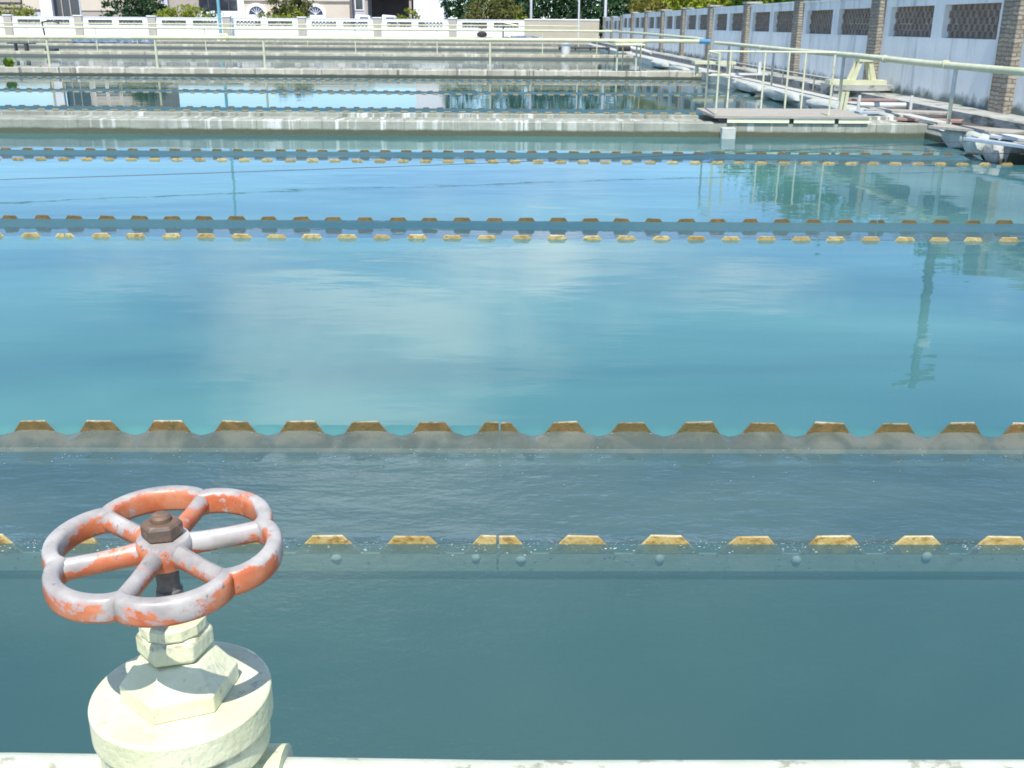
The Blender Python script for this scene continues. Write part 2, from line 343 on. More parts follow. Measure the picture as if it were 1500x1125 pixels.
struct(MB().box(XL-.5,XR+2.4,.2,101.2,-3.4,-3.0).build('tank_floor', 'floor'))

# ------------------------------------------------------------------ tank water (sheets between the weirs)
def sheet(name, x0, x1, y0, y1, z, mat):
    return struct(MB().add([(x0,y0,z),(x1,y0,z),(x1,y1,z),(x0,y1,z)], [(0,1,2,3)]).build(name, mat))
sheet('water', XL, XR+1.7, .5, N1, 0, 'water_near')
struct(MB().box(XL+.1, XR+1.6, .52, N1-.014, -2.98, -.004).build('water', 'murk'))
sheet('water', XL, XR+1.7, F1+.075, N2, 0, 'water')
sheet('water', XL, XR+1.7, F2+.004, N3, 0, 'water')
sheet('water', XL, XR+1.7, F3+.004, W1a+.1, 0, 'water')
T2 = [(25.0, 26.1), (31.5, 32.8), (38.3, 39.6)]
ys = [W1b-.1] + [q for a in T2 for q in a] + [W2a+.1]
for i in range(0, len(ys), 2): sheet('water', XL, XR, ys[i]+(.004 if i else 0), ys[i+1], 0, 'water_second')
sheet('water', XL, XR, W2b-.1, W3a+.1, 0, 'water_far')
sheet('water', XL, XR, W3b-.1, W4a+.1, 0, 'water_far')
sheet('water', XL, XR, W4b-.1, 99.3, 0, 'water_far')

# ------------------------------------------------------------------ collecting troughs with toothed weirs
def tooth_poly(cx, k=1., top=.05, near=False): 
    j = lambda a: random.uniform(-a, a)
    if near: return [(cx-.40*PITCHT, -.045), (cx+.40*PITCHT, -.045), (cx+.19*PITCHT+j(.011), top+j(.005)), (cx-.19*PITCHT+j(.011), top+j(.005))]
    return [(cx-.495*PITCHT*k, -.1), (cx+.495*PITCHT*k, -.1), (cx+.19*PITCHT+j(.011), top+j(.005)), (cx-.19*PITCHT+j(.011), top+j(.005))]
def trough(yn, yf, x0, x1, xn, xf, label, seps=True, seam=True, bolts=()):
    th = thing('collecting_trough', label, 'trough', (0, yn, -.6), 'collecting troughs crossing the settling tanks')
    bed = MB()
    bed.box(XL, XR, yn+.006, yn+.14, -2.99, -.143); bed.box(XL, XR, yf-.14, yf-.045, -2.99, -.143); bed.box(XL, XR, yn+.141, yf-.141, -.75, -.6)
    bed.build('channel', 'trough', th)
    for (y, xc, mt, near) in ((yn, xn, 'tooth_y', True), (yf, xf, 'tooth_b', False)):
        zt_ = -.046 if near else -.101
        pm = MB(); pm.box(XL, xc-.004, y, y+.012, -.125, zt_); pm.box(xc+.004, XR, y, y+.012, -.125, zt_)
        pl_mat = 'plate'
        k0 = math.ceil((x0-xc)/PITCHT); k1 = math.floor((x1-xc)/PITCHT)
        sunlit_top = 0
        pl = pm.build('weir_plate', pl_mat, th)
        MB().box(XL, XR, y-.009, y+.03, -.142, -.1255).build('bottom_lip', 'plate_dark', pl)
        if seps:
            for k in range(k0, k1+1):
                c = xc+k*PITCHT; q = tooth_poly(c, 1., .05 if (yn < 5 and not near) else .036 if yn < 5 else .036 if yn < 12 else .03 if yn < 18 else .024, near)
                if k == 0 and seam:
                    a = MB(); a.prism_y([q[0], (c-.006,q[0][1]), (c-.005,q[3][1]-.001), q[3]], y-.002, y+.010)
                    a.prism_y([(c+.006,q[0][1]), q[1], q[2], (c+.005,q[2][1]-.001)], y-.002, y+.010)
                else: a = MB().prism_y(q, y-.002, y+.010)
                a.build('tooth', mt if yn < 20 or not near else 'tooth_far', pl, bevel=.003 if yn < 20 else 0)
            for bx in (bolts if near else ()):
                MB().add(*ball((bx, y-.006, -.060+random.uniform(-.01,.01)), .021, 9, 6, random.uniform(.85,1.1), .6, random.uniform(.7,.95))).build('bolt', 'bolt', pl, True)
    return th
def ball(c, r, nu=10, nv=6, sx=1, sy=1, sz=1):
    vs = []; fs = []
    for j in range(nv+1):
        a = math.pi*j/nv
        for i in range(nu):
            b = 2*math.pi*i/nu; vs.append((c[0]+r*sx*math.sin(a)*math.cos(b), c[1]+r*sy*math.sin(a)*math.sin(b), c[2]+r*sz*math.cos(a)))
    for j in range(nv):
        for i in range(nu): fs.append((j*nu+i, (j+1)*nu+i, (j+1)*nu+(i+1)%nu, j*nu+(i+1)%nu))
    return vs, fs
def tank_x(px, py, Y): return aty(px, py, Y).x
bx = [aty(q, 820, N1).x for q in (493, 697, 763, 966, 1166, 1356)]
trough(N1, F1, -3.2, 3.3, tank_x(729,780,N1), tank_x(732,616,F1), 'nearest toothed trough, right behind the orange valve wheel', bolts=bx)
trough(N2, F2, -6.2, 6.4, tank_x(96,351,N2), tank_x(1286,322,F2), 'middle toothed trough in the nearest tank, between two open stretches of blue water')
trough(N3, F3, -9.6, XR-.1, tank_x(722,229,N3), tank_x(718,216,F3), 'toothed trough just in front of the streaked concrete divider of the nearest tank', seam=False)
lab2 = ['first toothed trough behind the streaked concrete divider, half hidden by it', 'yellow toothed trough in the middle of the second tank with the green tree reflection', 'small far toothed trough below the limewashed second divider']
for (a, b), lb in zip(T2, lab2): trough(a, b, -23, XR-.2, .1, .2, lb, seam=False)

def trough_water(name, yn, yf, x0, x1, dx, amp):
    prof = [(yn+.004, -.006), (yn+.03, -.016), (yn+.09, -.045), (yn+.2, -.056), (yn+.35, -.056), ((yn+yf)/2, -.056), (yf-.4, -.056), (yf-.17, -.054)]
    m = MB(); nx = int((x1-x0)/dx); rows = len(prof); vs = []; fs = []
    for i in range(nx+1):
        x = x0+(x1-x0)*i/nx
        for j, (y, z) in enumerate(prof): vs.append((x, y, z + random.uniform(-1, 1)*amp*(.3 if 2 <= j else .8)))
    for i in range(nx):
        for j in range(rows-1): fs.append((i*rows+j, (i+1)*rows+j, (i+1)*rows+j+1, i*rows+j+1))
    m.add(vs, fs); struct(m.build(name, 'water_trough' if yn < 5 else 'water_calm', smooth=True, sharp=180))
def dip(yf, xc, dx=.023):
    """tank water bending down into the notches just behind the far weir"""
    m = MB(); nx = int((XR+1.7-XL)/dx); vs = []; fs = []
    for i in range(nx+1):
        x = XL+(XR+1.7-XL)*i/nx; u = abs(((x-xc)/PITCHT+.5) % 1-.5)*2; g_ = max(0., (u-.42)/.58)
        for t in (0., .3, .55, .75, .9, 1.): vs.append((x, yf+.004+.071*(1-t), -.034*g_*t*t))
    for i in range(nx):
        for j in range(5): fs.append((i*6+j, i*6+j+1, (i+1)*6+j+1, (i+1)*6+j))
    m.add(vs, fs); struct(m.build('water', 'water', smooth=True, sharp=180))
def nappe(yf, xc, x0, x1, dx, amp, mat='water_calm', deep=0.):
    """sheet of water falling through the notches of the far weir into the trough"""
    m = MB(); nx = int((x1-x0)/dx); vs = []; fs = []; K = 8
    for i in range(nx+1):
        x = x0+(x1-x0)*i/nx; u = abs(((x-xc)/PITCHT+.5) % 1-.5)*2     # 0 at a tooth, 1 mid notch
        g_ = max(0., (u-.3)/.7); g_ = g_*g_*(3-2*g_)
        for j in range(K):
            t = j/(K-1)
            y = yf+.004-t*(.25+.02*g_+.012*math.sin(x*3.1+yf)+.01*math.sin(x*7.7)); e = .5-.5*math.cos(math.pi*min(1, t*1.15))
            gl = max(0., (u-.42)/.58)
            z = -deep*1.13*gl*max(0, 1-t*1.6)-.014*(1-g_)*(1-math.exp(-t*25))*math.exp(-t*4)-.053*e-.012*t*t+t*t*(.006*math.sin(x*9.3+1)+.006*math.sin(x*23+yf)+.004*math.sin(x*51)) + random.uniform(-1, 1)*amp*t*(1-t)*4
            vs.append((x, y, z))
    for i in range(nx):
        for j in range(K-1): fs.append((i*K+j, i*K+j+1, (i+1)*K+j+1, (i+1)*K+j))
    m.add(vs, fs); struct(m.build('overflow_water', mat, smooth=True, sharp=180))
trough_water('trough_water', N1, F1, XL, XR, .06, .004); dip(F1, tank_x(732,616,F1)); nappe(F1, tank_x(732,616,F1), XL, XR, .023, .0035, 'nappe', .03)
trough_water('trough_water', N2, F2, XL, XR, .15, .0015); nappe(F2, tank_x(1286,322,F2), XL/4, XR, .05, .002)
trough_water('trough_water', N3, F3, XL, XR, .2, .0012); nappe(F3, tank_x(718,216,F3), XL/2, XR, .08, .002)
for a, b in T2: (trough_water('trough_water', a, b, XL, XR, .6, .001), nappe(b, .2, XL, XR, .12, .001))

rr_ = random.Random(11); fm = MB()
def fleck(x, y, z, r):
    n = rr_.randint(5, 8); vs = [(x+r*rr_.uniform(.5,1.2)*1.6*math.cos(6.283*k/n), y+r*rr_.uniform(.5,1.2)*math.sin(6.283*k/n), z) for k in range(n)]
    fm.add(vs+[(x, y, z+r*.15)], [(k, (k+1) % n, n) for k in range(n)])
xn_, xf_ = tank_x(729,780,N1), tank_x(732,616,F1)
for k in range(-10, 11):
    for q in range(46):          # froth and drops about the notches of the near weir
        u = rr_.gauss(0, .09); fleck(xn_+(k+.5)*PITCHT+u, N1-.004-rr_.gauss(.004, .02), .0025 if rr_.random() < 2 else 0, rr_.choice((.0008, .001, .0014, .002)))
    for q in range(8):           # streaks of froth drawn out by the flow
        r0 = rr_.uniform(.0018, .0038); fleck(xn_+(k+.5)*PITCHT+rr_.gauss(0, .07), N1-.02-abs(rr_.gauss(0, .03)), .0012, r0)
    for q in range(14):          # pale beads modelling the sparkle of light along the far weir teeth
        u = rr_.uniform(-.31, .31)*PITCHT; fleck(xf_+k*PITCHT+u, F1-.006-rr_.random()*.004, -.012+rr_.random()*.004, rr_.choice((.0014, .002, .0028)))
    for q in range(34):
        dy = abs(rr_.gauss(0, .16)); fleck(xf_+(k+rr_.random())*PITCHT, F1-.06-dy, -.048+rr_.random()*.012 if dy < .12 else -.052+rr_.random()*.006, rr_.choice((.0009, .0012, .0016, .0024)))
struct(fm.build('foam_and_glints', 'foam_and_glints'), 'stuff')

# ------------------------------------------------------------------ divider walls
def divider(y0, y1, mat, label, top=.27, lips=True, x1=XR):
    m = MB()
    if lips:
        m.prism_x([(y0,-3),(y1,-3),(y1,top),(y1-.2,top),(y1-.2,top-.06),(y0+.28,top-.06),(y0+.28,top),(y0+.02,top),(y0,top-.02)], XL, x1)
    else: m.prism_x([(y0,-3),(y1,-3),(y1,top),(y0+.02,top),(y0,top-.02)], XL, x1)
    o = m.build('concrete_divider', mat, loc=(0, y0, 0)); return tag(o, label, 'concrete wall', 'divider walls between the settling tanks')
divider(W1a, W1b, 'conc1', 'white streaked concrete divider with a channel along its top, end of the nearest tank', x1=XR+.3)
divider(W2a, W2b, 'conc2', 'limewashed second divider with black drip marks, carrying the thick yellow pipe')
divider(W3a, W3b, 'conc3', 'third low divider with a dark waterline, beyond the grey-green water')
divider(W4a, W4b, 'conc3', 'fourth concrete divider in the narrow water strips before the zigzag wall')
m = MB(); m.box(XL, XR, 99.2, 101.2, -3, .34)
z = thing('zigzag_wall', 'farthest low tan wall with a dark zigzag edge, before the white boundary wall', 'concrete wall', (0, 99.2, 0))
m.build('wall_base', 'conc3', z)
zz = MB(); n_ = 110
for k in range(n_):
    x = -52+k*.55; zz.add([(x,99.16,.22),(x+.55,99.16,.22),(x+.275,99.16,.48),(x,99.2,.22),(x+.55,99.2,.22),(x+.275,99.2,.48)], [(0,1,2),(5,4,3),(0,2,5,3),(1,4,5,2)])
zz.build('zigzag_edge', 'taupe', z)
# right edge of the tanks: a curb, broken open near the camera, and the side chamber
ed = thing('tank_edge', 'grey concrete edge of the tanks along the right walkway, under the pipe posts', 'concrete wall', (8, 17, 0))
MB().prism_y([(XR+.1,-3),(8.5,-3),(8.5,.22),(XR+.14,.18),(XR+.1,.12)], 16.5, W1a-.002).build('edge_curb', 'conc1', ed)
MB().prism_y([(XR+.32,-3),(8.5,-3),(8.5,.3),(XR+.32,.3)], W1a, W1b).build('edge_curb', 'curb', ed)
MB().prism_y([(XR,-3),(8.5,-3),(8.5,.3),(XR+.03,.3),(XR,.27)], W1b+.002, 101.2).build('edge_curb', 'curb', ed)
MB().box(XR, XR+1.75, .2, 12.6, -3, .3).build('edge_curb', 'curb', ed)
ch = MB(); ch.box(XR+1.6, XR+1.75, 12.602, 16.9, -3, .195); ch.box(8.502, XR+1.75, 16.9, 17.2, -3, .195)
ch.build('chamber_wall', 'plinth', ed)
tag(MB().box(XL-.4, XR+1.75, .18, .5, -3, .3).build('near_tank_wall', 'curb', loc=(0,.2,0)), 'near concrete tank wall below the cream pipe and valve', 'concrete wall')

# ------------------------------------------------------------------ right boundary wall
YP = [21.2-7.75+7.75*i for i in range(0, 13)]           # piers
wr = thing('boundary_wall', 'long white wall with dark lattice openings and stacked-stone piers on the right', 'wall', (WX, 50, GZ))
SILL, HEAD, TOP = 1.76, 2.48, 2.72
def bay(parent, along, inn, a0, a1, zs, zh, zt, zb, mat, latm, fine, thick=.3):
    """one bay between two piers: panel with two openings and their lattices; along = 'x' or 'y'"""
    L = a1-a0; side = (.06 if along == 'y' else .085)*L; mid = (.085 if along == 'y' else .10)*L; w = (L-2*side-mid)/2
    ops = [(a0+side, a0+side+w), (a1-side-w, a1-side)]
    def bx_(mb, p0, p1, q0, q1, z0, z1):
        return mb.box(p0, p1, q0, q1, z0, z1) if along == 'x' else mb.box(q0, q1, p0, p1, z0, z1)
    pm = MB()
    bx_(pm, a0, a1, inn, inn+thick, zb, zs); bx_(pm, a0, a1, inn, inn+thick, zh, zt)
    for p0, p1 in ((a0, ops[0][0]), (ops[0][1], ops[1][0]), (ops[1][1], a1)): bx_(pm, p0, p1, inn, inn+thick, zs, zh)
    pan = pm.build('wall_panel', mat, parent)
    cp = MB(); bx_(cp, a0, a1, inn-.04, inn+thick+.04, zt+.001, zt+.06); cp.build('coping', mat, pan)
    for p0, p1 in ops:
        lm = MB(); nz = 5 if fine else 3; hz = (zh-zs)/nz; npc = max(4, int((p1-p0)/(hz*1.9))); st = (p1-p0)/npc
        for r in range(nz):
            off = (r % 2)*.5*st
            for c in range(npc+1):
                s0 = max(p0, p0+c*st-off+st*.16); s1 = min(p1, p0+c*st-off+st*(.62 if fine else .8))
                if s1-s0 > .02: bx_(lm, s0, s1, inn+.12, inn+.24, zs+r*hz+.022, zs+(r+1)*hz)
            bx_(lm, p0, p1, inn+.13, inn+.23, zs+r*hz, zs+r*hz+.02)
        lm.build('lattice', latm, parent)
for i in range(len(YP)-1):
    y0, y1 = YP[i]+.36, YP[i+1]-.36
    step = 0 if y0 < 37 else (.02 if y0 < 84 else -.16)
    bay(wr, 'y', WX, y0, y1, SILL+step, HEAD+step, TOP+step, GZ-.3, 'wall_r', 'lattice', y0 < 60)
for i, y in enumerate(YP):
    step = 0 if y < 84 else -.2
    p = MB(); p.box(WX-.16, WX+.4, y-.359, y+.359, GZ-.3, TOP+.12+step); o = p.build('stone_pier', 'stone', wr, bevel=.02)
    MB().box(WX-.2, WX+.44, y-.4, y+.4, TOP+.121+step, TOP+.2+step).build('cap', 'plinth', o)
pl = MB(); pl.box(9.35, WX-.002, 12, FY-1, .1, .37)
pl.build('plinth', 'plinth', wr)

# ------------------------------------------------------------------ far boundary wall
fx = [PX(q, FY, 45) for q in (-205, -97, 12+2, 117, 224, 333, 443, 553, 663)]
FB, FT = .42, 2.33
fw = thing('boundary_wall', 'sunlit white far wall with lattice openings between tan pillars, in front of the buildings', 'wall', (-25, FY, FB))
fx.append(PX(768, FY, 45))
for a, b in zip(fx[:-1], fx[1:]):
    bay(fw, 'x', FY, a+.4, b-(.4 if b != fx[-1] else 0), 1.58, 2.1, FT, FB, 'white', 'lattice_far', False)
for x in fx[:-1]:
    o = MB().box(x-.399, x+.399, FY-.2, FY+.45, FB, FT+.12).build('pillar', 'tan', fw)
    MB().box(x-.46, x+.46, FY-.26, FY+.5, FT+.121, FT+.22).build('cap', 'white', o)
bw = thing('boundary_wall', 'plain beige wall with a white coping between the white lattice wall and the right corner', 'wall', ((fx[-1]+WX)/2, FY, FB))
MB().box(fx[-1]+.003, WX-.01, FY, FY+.35, FB, FT+.05).build('wall_panel', 'tanw', bw)
MB().box(fx[-1]+.003, WX-.01, FY-.05, FY+.4, FT+.051, FT+.17).build('coping', 'white', bw)

# ------------------------------------------------------------------ pipes and their posts
PXR, PZ = 8.07, 1.36
pr = thing('pipe_railing', 'thick pale yellow pipe on posts running along the right walkway', 'pipe', (PXR, 26, .3))
MB().tube([(PXR, 13, PZ), (PXR, 20, PZ-.015), (PXR, 24, PZ+.01), (PXR, 30, PZ), (PXR, 37, PZ+.02), (PXR-.02, 40.2, PZ+.02)], .062, 12).build('pipe', 'pipe', pr, True)
for y in (22.3, 19.2, 33.0): MB().tube([(PXR, y-.05, PZ-.002), (PXR, y+.05, PZ-.002)], .078, 12).build('coupling', 'pipe', pr, True)
for y in (12.9, 18.75, 25.0, 31.5, 37.8):
    o = MB().tube([(PXR, y, .302), (PXR, y, PZ-.05)], .036, 10).build('post', 'post', pr, True)
    MB().tube([(PXR, y, .8), (PXR, y, PZ-.055)], .038, 10).build('grey_sleeve', 'greypost', o, True)
cross = thing('pipe_railing', 'thick yellow pipe on thin posts above the limewashed second divider', 'pipe', (-5, 41.9, .27))
CY, CZ = 41.95, 1.40
MB().tube([(-60, CY, CZ-.02), (-20, CY, CZ-.03), (-9, CY, CZ+.01), (0, CY, CZ+.01), (PXR-.3, CY, CZ)], .075, 10).build('pipe', 'pipe', cross, True)
MB().tube([(PXR-.29, CY, CZ), (PXR+.12, CY, CZ)], .095, 10).build('blue_tape', 'bluetape', cross, True)
for px in (-150, 71, 229, 387, 718): 
    x = PX(px, CY, 80); MB().tube([(x, CY, .272), (x, CY, CZ-.06)], .045, 8).build('post', 'post', cross, True)
for px in (333,): MB().tube([(PX(px,CY,57)-.06, CY, CZ+.01), (PX(px,CY,57)+.06, CY, CZ+.01)], .1, 10).build('coupling', 'pipe', cross, True)
c3 = thing('pipe_railing', 'thin pale yellow pipe in front of the far white wall, lower of two', 'pipe', (-5, 64, .27))
MB().tube([(-60, 64, 1.6), (-10, 64, 1.62), (6.6, 64, 1.62), (7.2, 58, 1.58), (7.9, 44, 1.5), (7.98, 42.2, 1.46)], .06, 8).build('pipe', 'pipe', c3, True)
for px in (-100, 140, 300, 520, 640, 795, 875): x = PX(px, 64, 50); MB().tube([(x, 64, .272), (x, 64, 1.56)], .03, 8).build('post', 'post', c3, True)
c4 = thing('pipe_railing', 'thin pale yellow pipe in front of the far white wall, upper of two', 'pipe', (-5, 86.5, .27))
MB().tube([(-62, 86.5, 1.72), (PX(760,86.5,38), 86.5, 1.86), (PX(850,86.5,38), 86.5, 1.84)], .05, 8).build('pipe', 'pipe', c4, True)
for px in (-60, 40, 200, 450, 600, 848): x = PX(px, 86.5, 50); MB().tube([(x, 86.5, .272), (x, 86.5, 1.7)], .03, 8).build('post', 'post', c4, True)

# ------------------------------------------------------------------ platforms
pf = thing('platform', 'cream painted platform with thin railing posts at the right end of the streaked divider', 'platform', (6, 20.6, .27))
x0, x1 = PX(1040, 20.0, 165), PX(1262, 20.0, 168)
MB().prism_y([(x0,.36),(x1,.36),(x1,.40),(x0,.40)], 19.54, 21.45).build('deck', 'wood', pf)
fa = MB(); xm = PX(1150, 20, 168); xn_ = PX(1213, 20, 168)
fa.box(x0+.25, xm-.03, 19.56, 19.618, .275, .358); fa.box(xm+.06, xn_, 19.56, 19.618, .275, .358); fa.box(xn_+.08, x1, 19.56, 19.618, .275, .358)
fa.build('fascia', 'cream', pf)
for q_ in ((x0+.12, x0+.24, 19.62, 19.74, .272, .358), (xm-.02, xm+.05, 19.62, 19.74, .272, .358), (xn_+.01, xn_+.07, 19.62, 19.74, .272, .358)): MB().box(*q_).build('bearer', 'darkiron', pf)
def vpost(px, yb, Y, pyb, parent, zt=1.5, zb=.402, r=.02, m_='post'):
    x = aty(px, pyb, Y).x; MB().tube([(x, Y, zb), (x, Y, zt)], r, 8).build('railing_post', m_, parent, True); return x
xs = [vpost(q, 0, 21.3, 130, pf) for q in (1035, 1067, 1117, 1152, 1176)]
ys_ = [vpost(q, 0, 19.7, 130, pf) for q in (1051, 1218)]
MB().tube([(xs[0], 21.3, 1.51), (xs[-1]+.6, 21.3, 1.5)], .02, 8).build('top_rail', 'post', pf, True)
MB().tube([(xs[0], 21.3, 1.05), (xs[1], 21.3, 1.05)], .018, 8).build('end_rail', 'post', pf, True)
MB().tube([(ys_[0], 19.7, 1.5), (xs[0], 21.25, 1.5)], .02, 8).build('end_rail', 'post', pf, True)
xw = PX(1060, 19.85, 190)
wp = MB(); wp.box(xw-.13, xw+.13, 19.36, 19.538, -.6, .2)
tag(wp.build('pier_stub', 'block', loc=(xw, 19.45, 0), bevel=.015), 'whitewashed stub standing in the water under the corner of the platform', 'pier')
p2 = thing('platform', 'far small gantry of four thin posts with a yellow beam on the second divider', 'platform', (5, 42.3, .27))
for px, Y in ((904, 41.85), (912, 42.9), (932, 41.85), (938, 42.9)): vpost(px, 0, Y, 85, p2, 1.25, .272, .035)
MB().obox((PX(921,42.2,62), 42.2, 1.27), 1.15, 1.3, .05).build('top_plate', 'cream', p2)
p3 = thing('footbridge', 'yellow beam footbridge crossing the right walkway below the blue taped joint', 'footbridge', (8.2, 40, .2))
xa, xb = PX(1016, 40, 90), PX(1076, 40, 90)
MB().box(xa, xb, 39.7, 40.4, .62, .72).build('beam', 'pipe', p3)
for x in (xa+.15, xb-.15): MB().box(x-.04, x+.04, 39.9, 40.2, .2, .619).build('leg', 'post', p3)
rl = thing('low_railing', 'thin low grey railing running along the foot of the right wall', 'railing', (9.2, 30, .2))
MB().tube([(9.2, 27.5, .62), (9.2, 36, .62), (9.2, 47, .62)], .022, 8).build('rail', 'greypost', rl, True)
for y in (27.5, 31, 34.5, 38, 42, 46.5): MB().tube([(9.2, y, .2), (9.2, y, .61)], .022, 8).build('post', 'post', rl, True)

# ------------------------------------------------------------------ clutter along the right walkway
def lump(name, label, cat, c, sx, sy, sz, rz, mat='block', group=None, seed=0):
    rnd = random.Random(seed); m = MB(); nx, ny, nz = 5, 4, 3; vs = {}; P = []; fs = []
    def vid(i, j, k):
        if (i, j, k) not in vs:
            u, v, w = 2*i/nx-1, 2*j/ny-1, 2*k/nz-1; q = 1-.10*(u*u*v*v+u*u*w*w+v*v*w*w)
            p = Matrix.Rotation(rz, 3, 'Z') @ Vector((u*sx/2*q+rnd.uniform(-1,1)*.03, v*sy/2*q+rnd.uniform(-1,1)*.03, w*sz/2*q+rnd.uniform(-1,1)*.02))
            vs[(i,j,k)] = len(P); P.append(p+Vector(c))
        return vs[(i,j,k)]
    for i in range(nx):
        for j in range(ny):
            fs += [(vid(i,j,0),vid(i,j+1,0),vid(i+1,j+1,0),vid(i+1,j,0)), (vid(i,j,nz),vid(i+1,j,nz),vid(i+1,j+1,nz),vid(i,j+1,nz))]
    for i in range(nx):
        for k in range(nz): fs += [(vid(i,0,k),vid(i+1,0,k),vid(i+1,0,k+1),vid(i,0,k+1)), (vid(i,ny,k),vid(i,ny,k+1),vid(i+1,ny,k+1),vid(i+1,ny,k))]
    for j in range(ny):
        for k in range(nz): fs += [(vid(0,j,k),vid(0,j,k+1),vid(0,j+1,k+1),vid(0,j+1,k)), (vid(nx,j,k),vid(nx,j+1,k),vid(nx,j+1,k+1),vid(nx,j,k+1))]
    m.add(P, fs); o = m.build(name, mat, smooth=True, loc=(c[0], c[1], c[2]-sz/2), sharp=50); return tag(o, label, cat, group)
G = 'pale concrete blocks along the tank edge'
lump('concrete_block', 'rounded pale block at the inner corner of tank edge and streaked divider', 'concrete block', (8.1, 18.2, .16), .42, .75, .34, .1, group=G, seed=1)
lump('concrete_block', 'whitest lump of concrete hanging over the near tank edge below the pipe post', 'concrete block', (8.1, 17.4, .14), .44, .8, .38, -.08, group=G, seed=2)
lump('concrete_block', 'stained last block at the broken end of the tank edge, beside the dark chamber', 'concrete block', (8.12, 16.75, .08), .36, .55, .4, .05, 'curb', group=G, seed=3)
for i, (yy, ln, lb) in enumerate(((24.6, 4.2, 'long white rounded slab on the tank edge behind the platform railing'), (29.6, 3.6, 'white slab with a grey broken end, second along the tank edge behind the platform'), (33.6, 3.6, 'white slab touching the dark shadow by the white plank, behind the platform'), (46.5, 4.5, 'small pale slab on the tank edge behind the limewashed divider'), (52.5, 5, 'farthest pale slab on the tank edge, near the dark motor'))):
    lump('concrete_block', lb, 'concrete block', (7.93, yy, .17), .48, ln, .27, .02, group=G, seed=10+i)
# A-frame penstock stand on its beam and concrete box
Y_ = 27.6
cx = PX(1263, Y_, 110)
bxm = thing('concrete_box', 'concrete chamber box with a dark opening below the A-shaped frame', 'concrete box', (cx, Y_, .2))
b = MB(); xl, xr = PX(1216, Y_, 135), PX(1322, Y_, 135)
b.box(xl, xr, Y_-.3, Y_+.9, .42, .56); b.box(xl, xl+.2, Y_-.25, Y_+.85, .2, .419); b.box(xl+.21, PX(1284,Y_,145), Y_-.2, Y_+.85, .2, .419); b.box(xr-.3, xr-.02, Y_-.2, Y_+.85, .2, .419)
b.build('slab', 'plinth', bxm); MB().box(PX(1284,Y_,145)+.005, xr-.31, Y_+.3, Y_+.84, .2, .418).build('opening', 'darkfac', bxm)
MB().box(PX(1311,Y_,143)-.05, PX(1311,Y_,143)+.05, Y_-.36, Y_-.301, .2, .62).build('marker_post', 'orange', bxm)
af = thing('valve_stand', 'yellow A-shaped cast stand on a flat beam in front of a stone pier', 'valve stand', (cx, Y_, .57))
MB().box(PX(1211,Y_,128), PX(1294,Y_,128), Y_-.22, Y_+.22, .562, .68).build('beam', 'pipe', af)
f_ = MB(); zt = 1.14; zb = .681; hw0, hw1 = .27, .13
for s in (-1, 1):
    for yy in (-.14, .14):
        f_.add([(cx+s*hw0-.08, Y_+yy-.03, zb),(cx+s*hw0+.06, Y_+yy-.03, zb),(cx+s*hw0+.06, Y_+yy+.03, zb),(cx+s*hw0-.08, Y_+yy+.03, zb),
                (cx+s*hw1-.05, Y_+yy-.03, zt),(cx+s*hw1+.05, Y_+yy-.03, zt),(cx+s*hw1+.05, Y_+yy+.03, zt),(cx+s*hw1-.05, Y_+yy+.03, zt)],
               [(0,3,2,1),(4,5,6,7),(0,1,5,4),(1,2,6,5),(2,3,7,6),(3,0,4,7)])
f_.build('leg_pair', 'pipe', af); MB().box(cx-.18, cx+.18, Y_-.2, Y_+.2, zt+.001, zt+.1).build('head', 'pipe', af)
# white pipe frame
Y_ = 22.6; zb = .3
q = thing('plastic_pipe', 'white plastic pipe length with an upright stub at each end, lying by the platform', 'plastic pipe', (7, Y_, .2))
xl, xr = PX(1259, Y_, 155), PX(1334, Y_, 157)
MB().tube([(xl, Y_, zb+.1), (xr-.12, Y_, zb+.1)], .055, 10).build('pipe', 'plastic', q, True)
for x in (xl-.02, xr): MB().tube([(x, Y_, .202), (x, Y_, zb+.3)], .035, 8).build('stub', 'plastic', q, True)
q = thing('white_plank', 'white plank with a small upright stub beside the tank edge behind the platform', 'plastic pipe', (8.5, 36.5, .3))
MB().obox((PX(1098,36.5,113), 36.5, .42), 1.5, .35, .06).build('board', 'plastic', q); MB().tube([(PX(1112,36.5,110), 36.5, .45), (PX(1112,36.5,110), 36.5, .82)], .06, 8).build('stub', 'plastic', q, True)
def plank(label, px, py, Y, L, w, rz, mat='wood', z=None, h=.05, name='plank'):
    p = aty(px, py, Y); zc = z if z is not None else p.z
    o = MB().obox((p.x, Y, zc), L, w, h, rz).build(name, mat, loc=(p.x, Y, zc-h/2), bevel=.006); return tag(o, label, 'plank', 'boards lying on the right walkway')
plank('grey plank with a pointed light end lying right of the white pipe frame', 1330, 160, 21.9, 1.6, .5, -.55, z=.32)
plank('pale board lying just below the white pipe frame', 1290, 157, 22.0, 1.0, .3, .05, 'bluesheet', z=.29)
plank('reddish board on the ground behind the white pipe frame', 1275, 150, 24.2, 1.2, .2, .1, 'redwood', z=.4)
plank('reddish grey board on the ground left of the near pipe post', 1362, 176, 20.6, 1.2, .4, -.5, 'redwood', z=.262)
plank('broad weathered board lying right of the near pipe post', 1432, 190, 17.9, 1.5, .6, -.9, z=.335)
plank('long pale blue board bridging the dark chamber', 1535, 217, 15.5, 3.2, .16, -1.2, 'bluesheet', z=.27)
plank('white sheet lying behind the pale blue board at the dark chamber', 1540, 207, 16.0, 2.0, .4, -1.15, 'plastic', z=.33)
